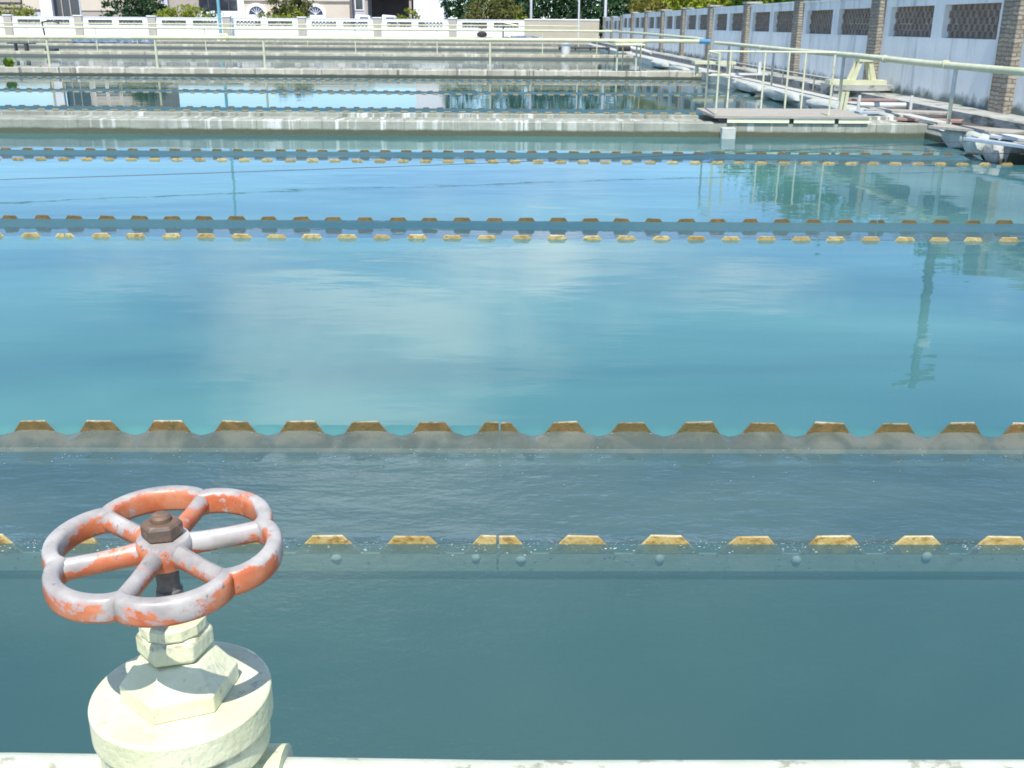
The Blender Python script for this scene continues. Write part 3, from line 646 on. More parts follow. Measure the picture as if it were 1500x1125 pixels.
for k, px in enumerate((1232, 1238)):
    x = PX(px, 23.2, 155); tag(MB().obox((x, 23.2, .42), .07, .07, .44, 0, .08).build('stake', 'pipe', loc=(x, 23.2, .2)), ['left of two short yellow stakes behind the platform', 'right of two short yellow stakes behind the platform'][k], 'stake', 'short yellow stakes')
# far side clutter
dp = thing('flanged_pipe', 'dark horizontal pipe with flanges at the far right end of the tanks', 'pipe', (5, 76, .2))
x0, x1 = PX(818, 76, 72), PX(893, 76, 72)
MB().tube([(x0, 76, .42), (x1, 76, .42)], .07, 10).build('pipe', 'darkiron', dp, True)
for px in (820, 843, 865, 889): x = PX(px, 76, 72); MB().tube([(x-.05, 76, .42), (x+.05, 76, .42)], .17, 12).build('flange', 'darkiron', dp, True)
for px in (822, 889): x = PX(px, 76, 72)+.15; MB().box(x-.05, x+.05, 75.95, 76.05, -3, .36).build('support', 'darkiron', dp)
bk = thing('bucket', 'white bucket on the third divider near the flanged pipe', 'bucket', (PX(829, 64.2, 80), 64.2, .275))
p = ORG[bk]; MB().lathe((p[0], p[1], .275), [(.24,0),(.3,.6),(.36,.6),(.36,.66),(.3,.66),(.26,.58)], 14).build('shell', 'plastic', bk, True)
mo = thing('pump_motor', 'dark pump motor on a base at the tank edge, right of the flanged pipe', 'pump', (7.9, 68, .3))
MB().tube([(7.4, 68, .62), (8.2, 68, .62)], .22, 12).build('motor', 'darkiron', mo, True); MB().box(7.3, 8.3, 67.7, 68.3, .302, .4).build('base', 'curb', mo)
MB().tube([(8.21, 68, .62), (8.9, 67.5, .5), (9.3, 66, .35)], .1, 8).build('outlet', 'plastic', mo, True)
# left: thin dark winch post with an arm, benches
def lp(px, py, Y): return aty(px, py, Y)
a = lp(57, 78, 62.8); wz = thing('winch_post', 'thin dark post with a bent arm standing on the third divider', 'post', (a.x, 64.2, .27))
MB().tube([(a.x, 64.2, .272), (a.x-.1, 64.2, 1.1), (a.x-.17, 64.2, 1.95)], .05, 8).build('post', 'darkiron', wz, True)
MB().tube([(a.x-.17, 64.2, 1.9), (a.x+.4, 64.2, 1.98), (a.x+.85, 64.2, 1.86)], .045, 8).build('arm', 'darkiron', wz, True)
MB().box(a.x-.1, a.x+.5, 63.9, 64.5, .272, .42).build('foot', 'darkiron', wz)
a = lp(10, 82, 62); wz = thing('iron_bracket', 'rusty iron bracket bench at the left end of the third divider', 'bracket', (a.x, 64.3, .27))
MB().box(a.x-.9, a.x+.7, 64.2, 64.5, .66, .72).build('bar', 'darkiron', wz); MB().box(a.x-.5, a.x-.42, 64.2, 64.5, .272, .659).build('leg', 'darkiron', wz); MB().box(a.x+.1, a.x+.25, 64.2, 64.5, .272, .659).build('leg', 'darkiron', wz)
tp = MB(); rr = random.Random(3); a0 = PX(103, 98.6, 66); a1 = PX(222, 98.6, 64); vs = []; n_ = 30
for i in range(n_+1):
    x = a0+(a1-a0)*i/n_; t = i/n_
    for (dy, z) in ((.55, .36), (.05, .42+.1*rr.random()), (-.78, .36+.08*rr.random()), (-.84-.05*rr.random(), .06+.1*rr.random())): vs.append((x, 99.9+dy, z))
tp.add(vs, [(i*4+j, (i+1)*4+j, (i+1)*4+j+1, i*4+j+1) for i in range(n_) for j in range(3)])
tag(tp.build('tarpaulin', 'tarp', loc=(a0, 99.1, .3)), 'crumpled blue-grey tarpaulin lying along the far zigzag wall', 'tarpaulin')
a = PX(320, 98, 63); o = thing('sluice_box', 'small cream box on the far zigzag wall, below the teal lamp pole', 'box', (a, 100, .34))
MB().obox((a, 100, .66), 1.1, .8, .62, taper=.75).build('body', 'cream', o); MB().box(a-.25, a+.25, 99.55, 99.6, .62, .8).build('slot', 'darkfac', o)
# dark pump assembly in front of far wall
a = PX(706, 105, 48); o = thing('pump_set', 'dark pump on a frame with a leaning boom, in front of the white far wall', 'pump', (a, 105, .34))
MB().lathe((a, 105, .75), [(.1,0),(.45,.05),(.5,.35),(.3,.5),(.1,.52)], 12).build('pump', 'darkiron', o, True)
MB().box(a-.7, a+.9, 104.7, 105.3, .62, .749).build('frame', 'darkiron', o)
for dx in (-.5, .6): MB().box(a+dx-.06, a+dx+.06, 104.8, 105.2, .35, .619).build('leg', 'darkiron', o)
MB().box(a-.35, a+.5, 104.6, 105.4, 1.55, 1.75).build('canopy', 'rust', o); MB().box(a-.05, a+.05, 104.9, 105.1, 1.27, 1.549).build('mast', 'darkiron', o)
MB().tube([(a+.9, 105, .7), (a+1.6, 105, .62), (a+2.4, 105, .78), (a+3.2, 105, .6)], .07, 6).build('hose', 'darkiron', o, True)
o2 = thing('boom_post', 'short dark post holding a pale sloping boom before the far wall', 'post', (PX(737,105,45), 105, .34)); a = PX(737, 105, 45)
MB().tube([(a, 105, .36), (a, 105, 2.1)], .07, 8).build('post', 'darkiron', o2, True); MB().tube([(a-.1, 105, 2.12), (a+2.0, 105, 1.75)], .06, 8).build('boom', 'cream', o2, True)
vs = [(PX(748,106,49), 106, .78), (PX(775,106,50), 106, .7), (PX(800,106,52), 106, .55), (PX(832,106,53), 106, .5)]
tag(MB().tube(vs, [.12,.2,.16,.1], 8).build('hose', 'tarp', smooth=True, loc=vs[2]), 'dark violet rolled hose at the foot of the beige wall', 'hose')
# weed on the limewashed divider
rr = random.Random(5); w = MB(); p = aty(15, 111, 41.9)
for k in range(30):
    a = rr.uniform(0, 6.28); l = rr.uniform(.2, .45); b0 = Vector((p.x+rr.uniform(-.12,.12), 41.95, .26)); tip = b0+Vector((math.cos(a)*l*.6, math.sin(a)*l*.3, l*rr.uniform(.5,1)))
    s = Vector((-math.sin(a), math.cos(a), .2))*.035; w.add([b0-s, b0+s, (b0+tip)/2+s*1.8+Vector((0,0,.05)), tip, (b0+tip)/2-s*1.8+Vector((0,0,.05))], [(0,1,2,3,4)])
tag(w.build('weed', 'leaf_mid', loc=(p.x, 41.95, .27)), 'small green weed sprouting from the limewashed divider at far left', 'weed')

# ------------------------------------------------------------------ wires
def wire(label, a, b, sag, r, z0=None):
    m = MB(); pts = [Vector(a).lerp(Vector(b), i/16) - Vector((0, 0, sag*4*(i/16)*(1-i/16))) for i in range(17)]
    o = m.tube(pts, r, 6).build('wire', 'wirem', smooth=True, loc=tuple(pts[8])); return tag(o, label, 'wire', 'thin wires stretched above the water')
wl = atz(-40, 266, .14); wr_ = atz(760, 238, .2)
wire('thin dark wire slanting across the water from the left, above the middle trough', (wl.x-1.5, wl.y-.35, .15), (XR+.1, 16.95, .25), .05, .0045)
wa = aty(1230, 226, 16.6); wire('short pale wire at the right, just before the dark chamber', (wa.x, 16.95, .12), (9.3, 15.9, .12), 0, .006)

# ------------------------------------------------------------------ foreground valve and pipe
VX, VY = -.427, 1.15
np_ = thing('foreground_pipe', 'cream pipe along the bottom edge carrying the valve', 'pipe', (0, VY, .3))
MB().tube([(-3, VY, .992), (-.687, VY, .987), (0, VY, .973), (.733, VY, .973), (3, VY, .975)], .05, 24).build('pipe', 'rail', np_, True)
for x in (-1.6, 1.5): MB().tube([(x, VY, .2), (x, VY, .94)], .04, 12).build('post', 'rail', np_, True)
MB().tube([(-.335, VY, .982), (-.30, VY, .982)], .066, 24).build('coupling', 'valve', np_, True)
v = thing('gate_valve', 'cream gate valve with a six-lobed worn orange handwheel in the foreground', 'valve', (VX, VY, 1.0))
C_ = (VX, VY, 0)
MB().lathe(C_, [(.055,1.02),(.085,1.05),(.108,1.064),(.111,1.069),(.111,1.1035)], 72).build('body_flange', 'valve', v, True, sharp=20, bevel=.002)
MB().lathe(C_, [(.1135,1.1055),(.1175,1.1075),(.1175,1.154)], 72).build('bonnet', 'valve', v, True, bevel=.004, sharp=25)
MB().lathe(C_, [(.076,1.1545),(.076,1.180),(.073,1.183),(.048,1.2165)], 6, R(20)).build('hex_plate', 'valve', v, bevel=.002)
MB().lathe(C_, [(.042,1.217),(.049,1.223),(.049,1.246),(.043,1.252)], 6, R(14)).build('packing_nut', 'valve', v, bevel=.0025)
MB().lathe(C_, [(.041,1.2525),(.043,1.255),(.043,1.268),(.040,1.271)], 12, 0).build('gland', 'valve', v)
MB().lathe(C_, [(.017,1.2715),(.017,1.310),(.0145,1.312),(.0145,1.352)], 24).build('stem', 'steel', v, True)
ZW = 1.366
def cusp(px, py): p = atz(px, py, ZW); return math.atan2(p.y-VY, p.x-VX), math.hypot(p.x-VX, p.y-VY)
base = cusp(382, 762)[0] - R(15)
wh = MB(); NL, SEG = 6, 22; path = []
rc, rl_ = .122, .1405
for k in range(NL):
    a0 = base + k*math.pi/3
    for i in range(SEG):
        t = i/SEG; a = a0 + t*math.pi/3; path.append((a, rc + (rl_-rc)*math.sin(math.pi*t)**.62))
NS = 14; vs = []; fs = []; n_ = len(path)
def sect(k): c, s = math.cos(k), math.sin(k); return (.0105*math.copysign(abs(c)**.5, c), .0170*math.copysign(abs(s)**.6, s))
P2 = [Vector((VX+r*math.cos(a), VY+r*math.sin(a), ZW)) for a, r in path]
for i, p in enumerate(P2):
    t = (P2[(i+1) % n_]-P2[i-1]).normalized(); nn = Vector((t.y, -t.x, 0))
    for k in range(NS):
        dx, dz = sect(2*math.pi*k/NS); vs.append(p+nn*dx+Vector((0,0,dz)))
for i in range(n_):
    for k in range(NS): fs.append((i*NS+k, ((i+1)%n_)*NS+k, ((i+1)%n_)*NS+(k+1)%NS, i*NS+(k+1)%NS))
wh.add(vs, fs); TILT = lambda p: Vector((p[0], p[1], p[2]+(p[1]-VY)*.05))
wh.v = [TILT(p) for p in wh.v]; hw = wh.build('handwheel', 'wheel', v, True, sharp=60)
for k in range(NL):
    a = base+k*math.pi/3; d = Vector((math.cos(a), math.sin(a), 0)); s_ = Vector((-d.y, d.x, 0)); m = MB(); vs = []; fs = []
    for j, (r, w_, h_, dz) in enumerate(((.022,.013,.016,.002),(.045,.0112,.0145,.001),(.08,.0104,.014,.0),(.108,.011,.0145,0),(.121,.012,.0155,0))):
        for q in range(12):
            b_ = 2*math.pi*q/12; vs.append(Vector((VX, VY, ZW+dz))+d*r+s_*(w_*math.cos(b_))+Vector((0,0,h_*math.sin(b_))))
    for j in range(4):
        for q in range(12): fs.append((j*12+q, j*12+(q+1)%12, (j+1)*12+(q+1)%12, (j+1)*12+q))
    m.add([TILT(p) for p in vs], fs); m.build('spoke', 'wheel', hw, True)
MB().lathe((VX, VY, ZW), [(.014,-.02),(.030,-.018),(.034,-.006),(.035,.012),(.032,.018),(.024,.020),(.014,.0195)], 32).build('hub', 'wheel', hw, True)
MB().lathe((VX, VY, ZW), [(.024,.0202),(.026,.023),(.026,.037),(.0225,.0415)], 6, R(12)).build('nut', 'rust', v, bevel=.0015)
MB().lathe((VX, VY, ZW), [(.013,.0417),(.013,.047),(.0105,.05)], 20).build('stem_end', 'rust', v, True)

# ------------------------------------------------------------------ background buildings
def grid_windows(parent, xs, zs, Y, w, h, mat='glass', frame='trimw'):
    for z in zs:
        for x in xs:
            f = MB(); f.box(x-w/2-.12, x+w/2+.12, Y-.08, Y-.002, z-.12, z); f.box(x-w/2-.12, x+w/2+.12, Y-.08, Y-.002, z+h, z+h+.12)
            f.box(x-w/2-.12, x-w/2, Y-.08, Y-.002, z, z+h); f.box(x+w/2, x+w/2+.12, Y-.08, Y-.002, z, z+h)
            o = f.build('window', frame, parent); MB().box(x-w/2, x+w/2, Y-.03, Y-.003, z, z+h).build('pane', mat, o)
BY = 136.
def X(px, Y=BY): return PX(px, Y, 15)
A = thing('office_building', 'taupe modern office block with a white column and a dark glazed recess', 'building', (X(60), BY, .2))
MB().box(X(-130), X(82), BY, BY+14, .2, 5.7).build('wall', 'taupe', A); MB().box(X(82)+.002, X(200), BY, BY+14, .2, 11).build('wall', 'taupe', A)
for z in (2.9, 3.5, 4.1, 4.8): MB().box(X(-130), X(34), BY-.5, BY-.002, z, z+.32).build('sunshade', 'taupe', A)
MB().box(X(36), X(66), BY-.3, BY-.002, 3.3, 5.6).build('panel', 'cream_wall', A)
MB().box(X(50), X(63), BY-.1, BY-.003, 1.2, 3.0).build('window', 'lilac', A)
MB().box(X(64), X(81), BY-.9, BY-.302, .2, 11.4).build('column', 'whitefac', A)
MB().box(X(81.5), X(118), BY-.06, BY-.004, .2, 9).build('glazing', 'glass', A)
for q in (92, 104): MB().box(X(q)-.06, X(q)+.06, BY-.14, BY-.062, .2, 9).build('mullion', 'taupe', A)
MB().box(X(119.5), X(192), BY-.35, BY-.002, 3.2, 10.9).build('panel', 'cream_wall', A)
MB().box(X(120), X(192), BY-.25, BY-.002, 2.4, 3.19).build('spandrel', 'taupe', A)
MB().box(X(120), X(192), BY-.2, BY-.002, .3, 2.39).build('shopfront', 'darkfac', A)
grid_windows(A, [X(135), X(155), X(175)], [5.5, 8.6], BY-.35, 1.3, 1.6)
MB().box(X(-132), X(82), BY-.6, BY+14.2, 5.701, 6.0).build('roof', 'curb', A); MB().box(X(82)+.002, X(202), BY-.6, BY+14.2, 11.001, 11.4).build('roof', 'curb', A)
B = thing('glazed_building', 'dark glazed building with white spandrel and pilasters, left of the cream arched house', 'building', (X(290), BY+2, .2)); BB = BY+2
MB().box(X(203), X(352), BB, BB+12, .2, 5.8).build('wall', 'taupe', B)
MB().box(X(231), X(241), BB-.5, BB-.002, .2, 5.7).build('pilaster', 'lilac', B); MB().box(X(344), X(356), BB-.5, BB-.002, .2, 5.7).build('pilaster', 'whitefac', B)
MB().box(X(286), X(343), BB-.1, BB-.002, 3.3, 5.5).build('glazing', 'glass', B); MB().box(X(286), X(343), BB-.2, BB-.002, .2, 3.29).build('spandrel', 'whitefac', B)
for q in (300, 315, 330): MB().box(X(q)-.05, X(q)+.05, BB-.16, BB-.102, 3.3, 5.5).build('mullion', 'darkfac', B)
MB().box(X(202), X(357), BB-.6, BB+12.2, 5.801, 6.1).build('roof', 'curb', B)
Cb = thing('arched_house', 'cream classical house with white arched windows behind the far wall', 'building', (X(430), BY, .2))
MB().box(X(358), X(512), BY, BY+11, .2, 5.8).build('wall', 'cream_wall', Cb)
for z in (4.5, 5.2): MB().box(X(357), X(513), BY-.22, BY-.002, z, z+.2).build('string_course', 'cream_wall', Cb)
def arch(cx, zs, r, parent):
    ring = []; inn = []; n = 14; m = MB()
    for k in range(n+1):
        a = math.pi*k/n; ring.append((cx+math.cos(a)*r*1.42, zs+math.sin(a)*r*1.42)); inn.append((cx+math.cos(a)*r, zs+math.sin(a)*r))
    vs = [(x, BY-.2, z) for x, z in ring]+[(x, BY-.2, z) for x, z in inn]+[(x, BY-.002, z) for x, z in ring]+[(x, BY-.002, z) for x, z in inn]; k1 = n+1; fs = []
    for k in range(n): fs += [(k, k1+k, k1+k+1, k+1), (k, k+1, 2*k1+k+1, 2*k1+k), (k1+k, 3*k1+k, 3*k1+k+1, k1+k+1)]
    m.add(vs, fs); m.box(cx-r*1.42, cx-r, BY-.2, BY-.002, .3, zs); m.box(cx+r, cx+r*1.42, BY-.2, BY-.002, .3, zs)
    o = m.build('arched_window', 'trimw', parent)
    p = MB(); p.add([(x, BY-.05, z) for x, z in inn]+[(cx-r, BY-.05, .6), (cx+r, BY-.05, .6)][::1], [tuple(range(n+3))]); p.build('fanlight', 'glassb', o)
    MB().box(cx-r, cx+r, BY-.12, BY-.06, .3, zs-.02).build('door_panel', 'trimw', o)
    mm = MB()
    for k in (3, 5, 7, 9, 11): a = math.pi*k/n; mm.tube([(cx, BY-.07, zs), (cx+math.cos(a)*r, BY-.07, zs+math.sin(a)*r)], .035, 4)
    mm.build('glazing_bars', 'trimw', o)
for q in (376, 462): arch(X(q), 2.9, .95, Cb)
MB().box(X(356), X(514), BY-.5, BY+11.2, 5.801, 6.15).build('roof', 'cream_wall', Cb)
D = thing('grey_block', 'small lilac grey flat-roofed block right of the cream arched house', 'building', (X(520), BY+4, .2))
MB().box(X(513), X(531), BY+3, BY+10, .2, 6).build('wall', 'lilac', D); MB().box(X(512), X(532), BY+2.8, BY+10.2, 6.001, 6.3).build('roof', 'curb', D)
grid_windows(D, [X(522)], [3.6], BY+3, .9, 1.2)
Eb = thing('white_house', 'plain bright white house wall between the shrub and the dark tree', 'building', (X(628), BY-4, .2)); EY = BY-4
MB().box(X(606, EY), X(652, EY), EY, EY+9, .2, 11).build('wall', 'whitefac', Eb); MB().box(X(605, EY), X(653, EY), EY-.3, EY+9.2, 11.001, 11.4).build('roof', 'whitefac', Eb)
Fb = thing('tree_shade_backdrop', 'added dark shelter standing for the tree shade behind the white vans', 'building', (X(560), BY+6, .2))
MB().box(X(533), X(600), BY+8, BY+9, .2, 5).build('wall', 'darkfac', Fb); MB().box(X(532), X(602), BY+2, BY+9.2, 5.001, 5.4).build('roof', 'taupe', Fb)  # dark wall put in for the shade beneath the trees
for q in (534, 599): MB().box(X(q)-.15, X(q)+.15, BY+2.2, BY+2.5, .2, 5).build('post', 'taupe', Fb)
# white vans parked on the street
def van(px, label, k=0):
    Y = 128.; x = PX(px, Y, 18); t = thing('parked_van', label, 'van', (x, Y, .36), 'white vans parked behind the far wall')
    prof = [(-1.9,.5),(1.9,.5),(1.9,1.5),(1.35,1.75),(.95,2.45),(-1.75,2.55),(-1.9,2.3)]
    MB().prism_y([(x+a*(.55 if k else .6), .36+b) for a, b in prof], Y-.85, Y+.85).build('body', 'carw', t, bevel=.05)
    MB().box(x-.55, x+.45, Y-.875, Y-.852, .36+1.65, .36+2.25).build('side_window', 'glass', t)
    for s in (-.75, .75): MB().tube([(x+s, Y-.9, .68), (x+s, Y-.7, .68)], .32, 14).build('wheel', 'tyre', t, True)
van(535, 'white van tail at the left in the gap beside the lilac grey block'); van(573, 'white van next to the yellow-green shrub, behind the far wall', 1)

# ------------------------------------------------------------------ lamp poles, utility pole
def mast(name, px, py, Y, zt, r, mat, label, head=True, g_='tall poles behind the far wall', lx=None):
    x = PX(px, Y, py) if lx is None else lx; t = thing(name, label, 'lamp pole', (x, Y, .3), g_)
    MB().tube([(x, Y, .3), (x, Y, zt)], [r, r*.6], 12).build('pole', mat, t, True)
    if head:
        MB().tube([(x, Y, zt-.05), (x+.5, Y-.9, zt+.3), (x+.8, Y-1.5, zt+.32)], r*.45, 8).build('arm', mat, t, True); MB().obox((x+.95, Y-1.9, zt+.3), .35, .8, .16).build('lamp_head', 'galv', t)
    else: MB().obox((x, Y, zt+.1), 1.2, .3, .3).build('floodlight', 'galv', t)
    return t
mast('lamp_pole', 321, 22, 108, 19.5, .17, 'teal', 'tall teal lamp pole standing before the far wall')
mast('lamp_pole', 118, 15, 119, 8.5, .10, 'galv', 'thin grey pole in front of the dark glazed recess of the taupe office')
mast('lamp_pole', 778, 12, 121, 11.5, .16, 'galv', 'grey pole at the left end of the plain beige wall')
mast('lamp_pole', 848, 20, 110.5, 10.5, .10, 'galv', 'thin pole standing before the middle of the beige wall')
mast('lamp_pole', 887, 13, 121, 12, .18, 'galv', 'thickest whitish pole, behind the right end of the beige wall')
d = ray(1352, 460); ux = 12.2; uy = ux/(d.x/d.y)
u = thing('utility_pole', 'tall dark pole with cross-arm beyond the right wall, seen mirrored in the water', 'utility pole', (ux, uy, .2))
MB().tube([(ux, uy, .2), (ux, uy, 8.1)], [.17, .11], 12).build('pole', 'polewood', u, True); MB().obox((ux, uy, 7.7), 1.9, .12, .14, .6).build('cross_arm', 'polewood', u)
for s in (-.8, -.3, .3, .8): MB().lathe((ux+s*math.cos(.6), uy+s*math.sin(.6), 7.77), [(.03,0),(.06,.05),(.05,.14),(.02,.17)], 8).build('insulator', 'plastic', u, True)
MB().box(ux-.16, ux+.16, uy-.4, uy-.15, 6.4, 7.0).build('transformer', 'galv', u)

t = thing('lamp_pole', 'dark pole on the streaked divider beyond the left edge, seen only mirrored in the water', 'lamp pole', (-11.0, 20.5, .27))
MB().tube([(-11.0, 20.5, .22), (-11.0, 20.5, 6.7)], [.13, .09], 10).build('pole', 'polewood', t, True)
MB().tube([(-11.0, 20.5, 6.5), (-10.3, 20.4, 6.75), (-9.9, 20.3, 6.7)], .04, 8).build('arm', 'polewood', t, True); MB().obox((-9.75, 20.25, 6.68), .6, .25, .12).build('lamp_head', 'darkiron', t)

# ------------------------------------------------------------------ trees and shrubs
def tree(name, label, x, y, blobs, n, leaf, mat, group, seed, trunk=.16, zb=.2, cat='tree'):
    """blobs = (dx, dy, z, rx, ry, rz); leaves gather in tufts through the volume so light and gaps show"""
    rr = random.Random(seed); t = thing(name, label, cat, (x, y, zb), group); m = MB(); tot = sum(b[3]*b[5] for b in blobs)
    for bx_, by_, bz, rx, ry, rz in blobs:
        nb = int(n*rx*rz/tot); ntuft = max(6, nb//22)
        for k in range(ntuft):
            while True:
                p = Vector((rr.uniform(-1,1), rr.uniform(-1,1), rr.uniform(-1,1)))
                if .25 < p.length < 1 and rr.random() < p.length**1.5: break
            c = Vector((x+bx_+p.x*rx, y+by_+p.y*ry, bz+p.z*rz)); tr = rr.uniform(.10, .24)*(rx+rz)/2
            for q in range(22):
                e = Vector((rr.gauss(0,1), rr.gauss(0,1), rr.gauss(0,.8))); w = c+e*tr*.6
                if w.z < zb+.05: w.z = zb+.05+rr.random()*.2
                a = Vector((rr.gauss(0,1), rr.gauss(0,1), rr.gauss(0,1))).normalized(); b_ = a.orthogonal().normalized(); b_ = b_*math.cos(q)+a.cross(b_)*math.sin(q); c2 = a.cross(b_); s = leaf*rr.uniform(.6,1.3)
                m.add([w-b_*s, w-c2*s*.45+Vector((0,0,s*.1)), w+b_*s, w+c2*s*.45], [(0,1,2,3)])
    m.build('crown', mat, t)
    top = max(b[2] for b in blobs); tm = MB(); tm.tube([(x, y, zb), (x+.05, y, zb+(top-zb)*.5), (x+blobs[0][0]*.5, y, top)], [trunk, trunk*.75, trunk*.3], 8)
    for bx_, by_, bz, rx, ry, rz in blobs: tm.tube([(x+.03, y, zb+(top-zb)*.45), (x+bx_*.6, y+by_*.6, (zb+(top-zb)*.45+bz)/2+.1), (x+bx_, y+by_, bz)], [trunk*.5, trunk*.35, trunk*.12], 6)
    tm.build('trunk', 'bark', t, True); return t
GB, GT, GR = 'shrubs behind the far wall', 'trees behind the far wall', 'trees beyond the right wall'
Ys = 116.
tree('shrub', 'yellow-green shrub at the far left edge above the far wall', X(14, Ys), Ys, [(0,0,2.1,2.9,1.2,1.7), (-2.5,0,1.9,2,1.2,1.6), (1.6,0,1.7,1.5,1,1.2)], 2600, .16, 'leaf_yellow', GB, 1, cat='shrub')
tree('shrub', 'large rounded yellow-green shrub left of the teal lamp pole', X(266, Ys), Ys, [(0,0,2.2,2.5,1.3,1.75), (-1.6,0,1.9,1.6,1,1.4), (1.5,0,2,1.6,1,1.4)], 2800, .16, 'leaf_yellow', GB, 2, cat='shrub')
tree('shrub', 'small dark shrub tucked behind the teal lamp pole', X(309, 119), 119, [(0,0,1.9,1.4,1,1.5), (.8,0,1.4,.9,.8,1.1)], 1200, .15, 'leaf_dark', GB, 3, cat='shrub')
tree('shrub', 'low yellow-green shrub below the cream house arches', X(436, Ys), Ys, [(0,0,1.9,1.5,1,1.4), (-3.6,0,1.8,1.4,1,1.3), (-1.6,0,1.7,1.5,1,1.2)], 2000, .16, 'leaf_yellow', GB, 4, cat='shrub')
tree('shrub', 'spiky yellow-green shrub left of the white house wall', X(598, Ys), Ys, [(0,0,2.0,1.4,.9,1.5), (-1,0,1.6,1,.8,1.0), (.9,0,1.5,1,.8,1)], 1500, .17, 'leaf_yellow', GB, 5, cat='shrub')
tree('tree', 'dark round tree between the taupe office and the shrub', X(198, 122), 122, [(0,0,4.4,3.1,2,2.6), (-1.5,0,3.4,2,1.5,1.8), (1.8,0,3.6,1.8,1.5,2)], 4200, .2, 'leaf_dark', GT, 6)
tree('tree', 'dark olive tree rising above the low shrub in front of the cream house', X(420, 120), 120, [(0,0,4.2,2.6,1.6,2.0), (.6,0,3.2,2.2,1.5,1.5)], 3000, .2, 'leaf_olive', GT, 7)
tree('tree', 'dense dark tree right of the white house wall', X(671, 122), 122, [(0,0,6,2.0,2,3.6), (.6,0,3.2,2.0,1.6,2.2), (-.4,0,2.6,1.4,1.3,1.8)], 4200, .2, 'leaf_dark', GT, 8)
tree('tree', 'olive rounded tree before the dark trees', X(722, 119), 119, [(0,0,3.3,2.7,1.6,2.3), (1.6,0,2.6,2.2,1.4,1.6), (-1.8,0,2.4,1.6,1.3,1.6)], 4200, .19, 'leaf_olive', GT, 9)
tree('shrub', 'small yellow-green shrub right of the olive tree', X(760, 118), 118, [(0,0,2.2,1.3,.9,1.3)], 900, .16, 'leaf_yellow', GB, 10, cat='shrub')
dl = ['dark tall tree left of the grey pole by the beige wall', 'dark tall tree between the grey and thin poles', 'dark tall tree above the middle of the beige wall', 'dark tall tree behind the thick whitish pole', 'dark tall tree where the far and right walls meet', 'dark tall tree behind the olive tree']
for i, (px, h) in enumerate(((775, 9.5), (812, 10.5), (850, 9.8), (893, 10.2), (930, 9), (738, 10))):
    tree('tree', dl[i], X(px, 127+i % 2*2), 127+i % 2*2, [(0,0,h*.62,2.9,2,h*.38), (-1.2,0,h*.36,2.3,1.6,h*.26), (1.3,0,h*.34,2.3,1.6,h*.25), (0,-.6,2.0,2.6,1.3,1.6)], 4300, .23, 'leaf_dark', GT, 20+i, .25)
gl_ = ['golden green tree at the corner where the right wall begins', 'golden tree beyond the step of the right wall', 'yellow-green tree over the lattice bays left of the fourth pier', 'yellow-green tree over the middle of the right wall', 'bright leafy tree showing over the wall by the third stone pier', 'bushy tree hidden beyond the wall near the A-shaped stand', 'tall tree beyond the right wall next to the utility pole', 'broad tree beyond the right wall behind the nearest bays']
for i, (xx, yy, h, mt) in enumerate(((14.5, 100, 6.6, 'leaf_gold'), (14.2, 86, 6, 'leaf_gold'), (14, 73, 5.8, 'leaf_yellow'), (13.8, 62, 5.6, 'leaf_yellow'), (13.6, 52, 6.0, 'leaf_mid'), (13.8, 43.5, 6.6, 'leaf_mid'), (16.8, 36.5, 6.1, 'leaf_mid'), (19.2, 32.5, 6.1, 'leaf_mid'))):
    tree('tree', gl_[i], xx, yy, [(0,0,h*.66,2.7,3.6,h*.33), (-.8,-1.6,h*.52,1.8,2,h*.24), (-.6,1.8,h*.5,1.8,2,h*.24)], 4600, .17 if yy < 60 else .2, mt, GR, 40+i, .2)

# ------------------------------------------------------------------ sky, sun, clouds
SUN_EL, SUN_AZ = R(60), R(184)      # azimuth measured from +Y towards +X: behind the camera
sv = Vector((math.sin(SUN_AZ)*math.cos(SUN_EL), math.cos(SUN_AZ)*math.cos(SUN_EL), math.sin(SUN_EL)))
sd = bpy.data.lights.new('sun', 'SUN'); sd.energy = 4.6; sd.angle = R(.5); sd.color = (1, .96, .89)
so = bpy.data.objects.new('sun', sd); COL.objects.link(so); so.rotation_euler = (-sv).to_track_quat('-Z', 'Y').to_euler(); so.location = (0, -5, 30)
w = bpy.data.worlds.new("World"); scene.world = w; w.use_nodes = True; nt = w.node_tree; nt.nodes.clear()
out = nt.nodes.new('ShaderNodeOutputWorld'); bg = nt.nodes.new('ShaderNodeBackground'); bg.inputs[1].default_value = .145
sky = nt.nodes.new('ShaderNodeTexSky'); sky.sky_type = 'NISHITA'; sky.sun_disc = False; sky.sun_elevation = SUN_EL; sky.sun_rotation = SUN_AZ
sky.air_density = 1.0; sky.dust_density = .15; sky.ozone_density = 3.0
tc = nt.nodes.new('ShaderNodeTexCoord'); mp = nt.nodes.new('ShaderNodeMapping'); mp.inputs['Scale'].default_value = (1, 1, 2.4)
nz = nt.nodes.new('ShaderNodeTexNoise'); nz.inputs['Scale'].default_value = 4.2; nz.inputs['Detail'].default_value = 7; nz.inputs['Roughness'].default_value = .55; nz.inputs['Distortion'].default_value = .3
nt.links.new(tc.outputs['Generated'], mp.inputs[0]); nt.links.new(mp.outputs[0], nz.inputs['Vector'])
def wm(op, a, b=None, c=None):
    k = nt.nodes.new('ShaderNodeMath'); k.operation = op
    for i, v_ in enumerate((a, b, c)):
        if v_ is None: continue
        if isinstance(v_, (int, float)): k.inputs[i].default_value = v_
        else: nt.links.new(v_, k.inputs[i])
    return k.outputs[0]
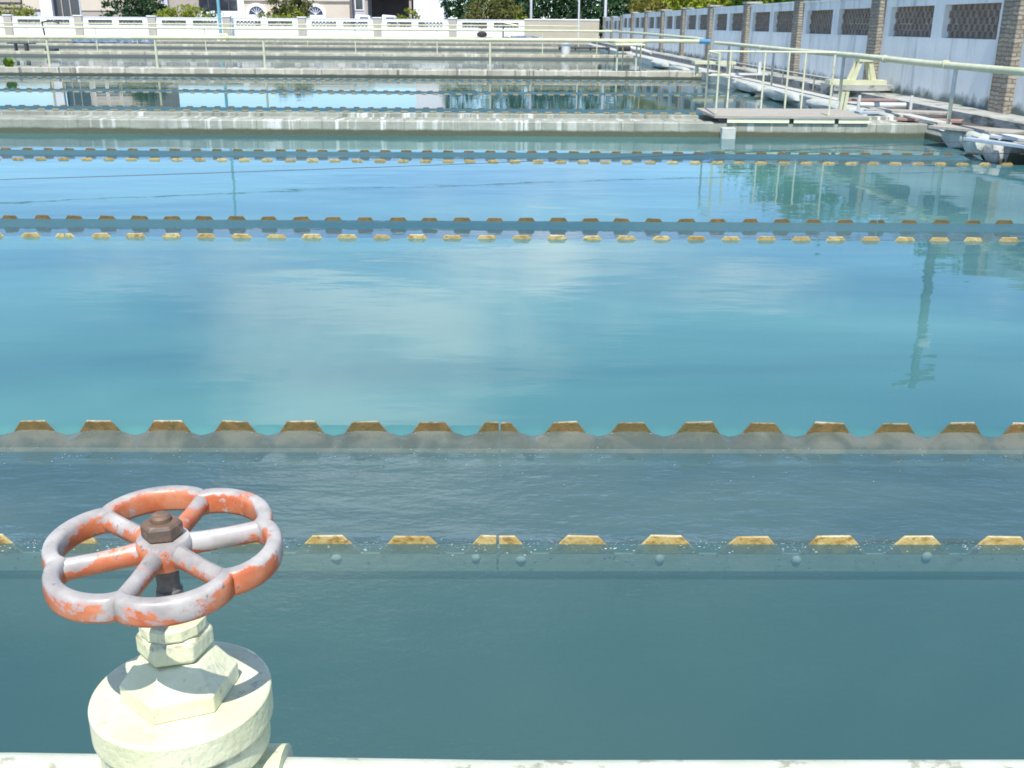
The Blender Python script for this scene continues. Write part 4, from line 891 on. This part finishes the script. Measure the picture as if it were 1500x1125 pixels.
def blob(az, el, r):
    d = nt.nodes.new('ShaderNodeVectorMath'); d.operation = 'DISTANCE'; nt.links.new(tc.outputs['Generated'], d.inputs[0])
    d.inputs[1].default_value = (math.sin(R(az))*math.cos(R(el)), math.cos(R(az))*math.cos(R(el)), math.sin(R(el)))
    return wm('MAXIMUM', wm('SUBTRACT', 1.0, wm('DIVIDE', d.outputs['Value'], r)), 0.0)
blobs = None
for az, el, r_, k in ((-12, 19, .26, .26), (-1, 20, .24, .24), (3, 12.6, .05, .2), (14, 12.8, .08, .15), (27, 14, .08, .14), (-14, 15, .12, .1)):
    b_ = wm('MULTIPLY', blob(az, el, r_), k); blobs = b_ if blobs is None else wm('ADD', blobs, b_)
cl = wm('ADD', nz.outputs['Fac'], blobs)
mr = nt.nodes.new('ShaderNodeMapRange'); mr.interpolation_type = 'SMOOTHSTEP'; mr.inputs[1].default_value = .54; mr.inputs[2].default_value = .92; mr.inputs[3].default_value = 0; mr.inputs[4].default_value = .9
nt.links.new(cl, mr.inputs[0])
mx = nt.nodes.new('ShaderNodeMix'); mx.data_type = 'RGBA'; nt.links.new(mr.outputs[0], mx.inputs[0]); 
sz = nt.nodes.new('ShaderNodeSeparateXYZ'); nt.links.new(tc.outputs['Generated'], sz.inputs[0])
lowf = nt.nodes.new('ShaderNodeMapRange'); lowf.interpolation_type = 'SMOOTHSTEP'; lowf.inputs[1].default_value = 0; lowf.inputs[2].default_value = .5; lowf.inputs[3].default_value = 1; lowf.inputs[4].default_value = 0
nt.links.new(sz.outputs[2], lowf.inputs[0])
tint = nt.nodes.new('ShaderNodeMix'); tint.data_type = 'RGBA'; nt.links.new(lowf.outputs[0], tint.inputs[0]); tint.inputs[6].default_value = (1.0, 1.0, 1.0, 1); tint.inputs[7].default_value = (.9, 1.09, 1.36, 1)
mul = nt.nodes.new('ShaderNodeMix'); mul.data_type = 'RGBA'; mul.blend_type = 'MULTIPLY'; mul.inputs[0].default_value = 1; nt.links.new(sky.outputs[0], mul.inputs[6]); nt.links.new(tint.outputs[2], mul.inputs[7])
nt.links.new(mul.outputs[2], mx.inputs[6]); mx.inputs[7].default_value = (9, 9.3, 9.6, 1)
nt.links.new(mx.outputs[2], bg.inputs[0]); nt.links.new(bg.outputs[0], out.inputs[0])

scene.view_settings.view_transform = 'Standard'; scene.view_settings.look = 'None'; scene.view_settings.exposure = .5; scene.view_settings.gamma = 1
scene.cycles.filter_width = 1.75; scene.cycles.max_bounces = 8; scene.cycles.transparent_max_bounces = 12; scene.cycles.sample_clamp_indirect = 8
scene.cycles.use_denoising = True
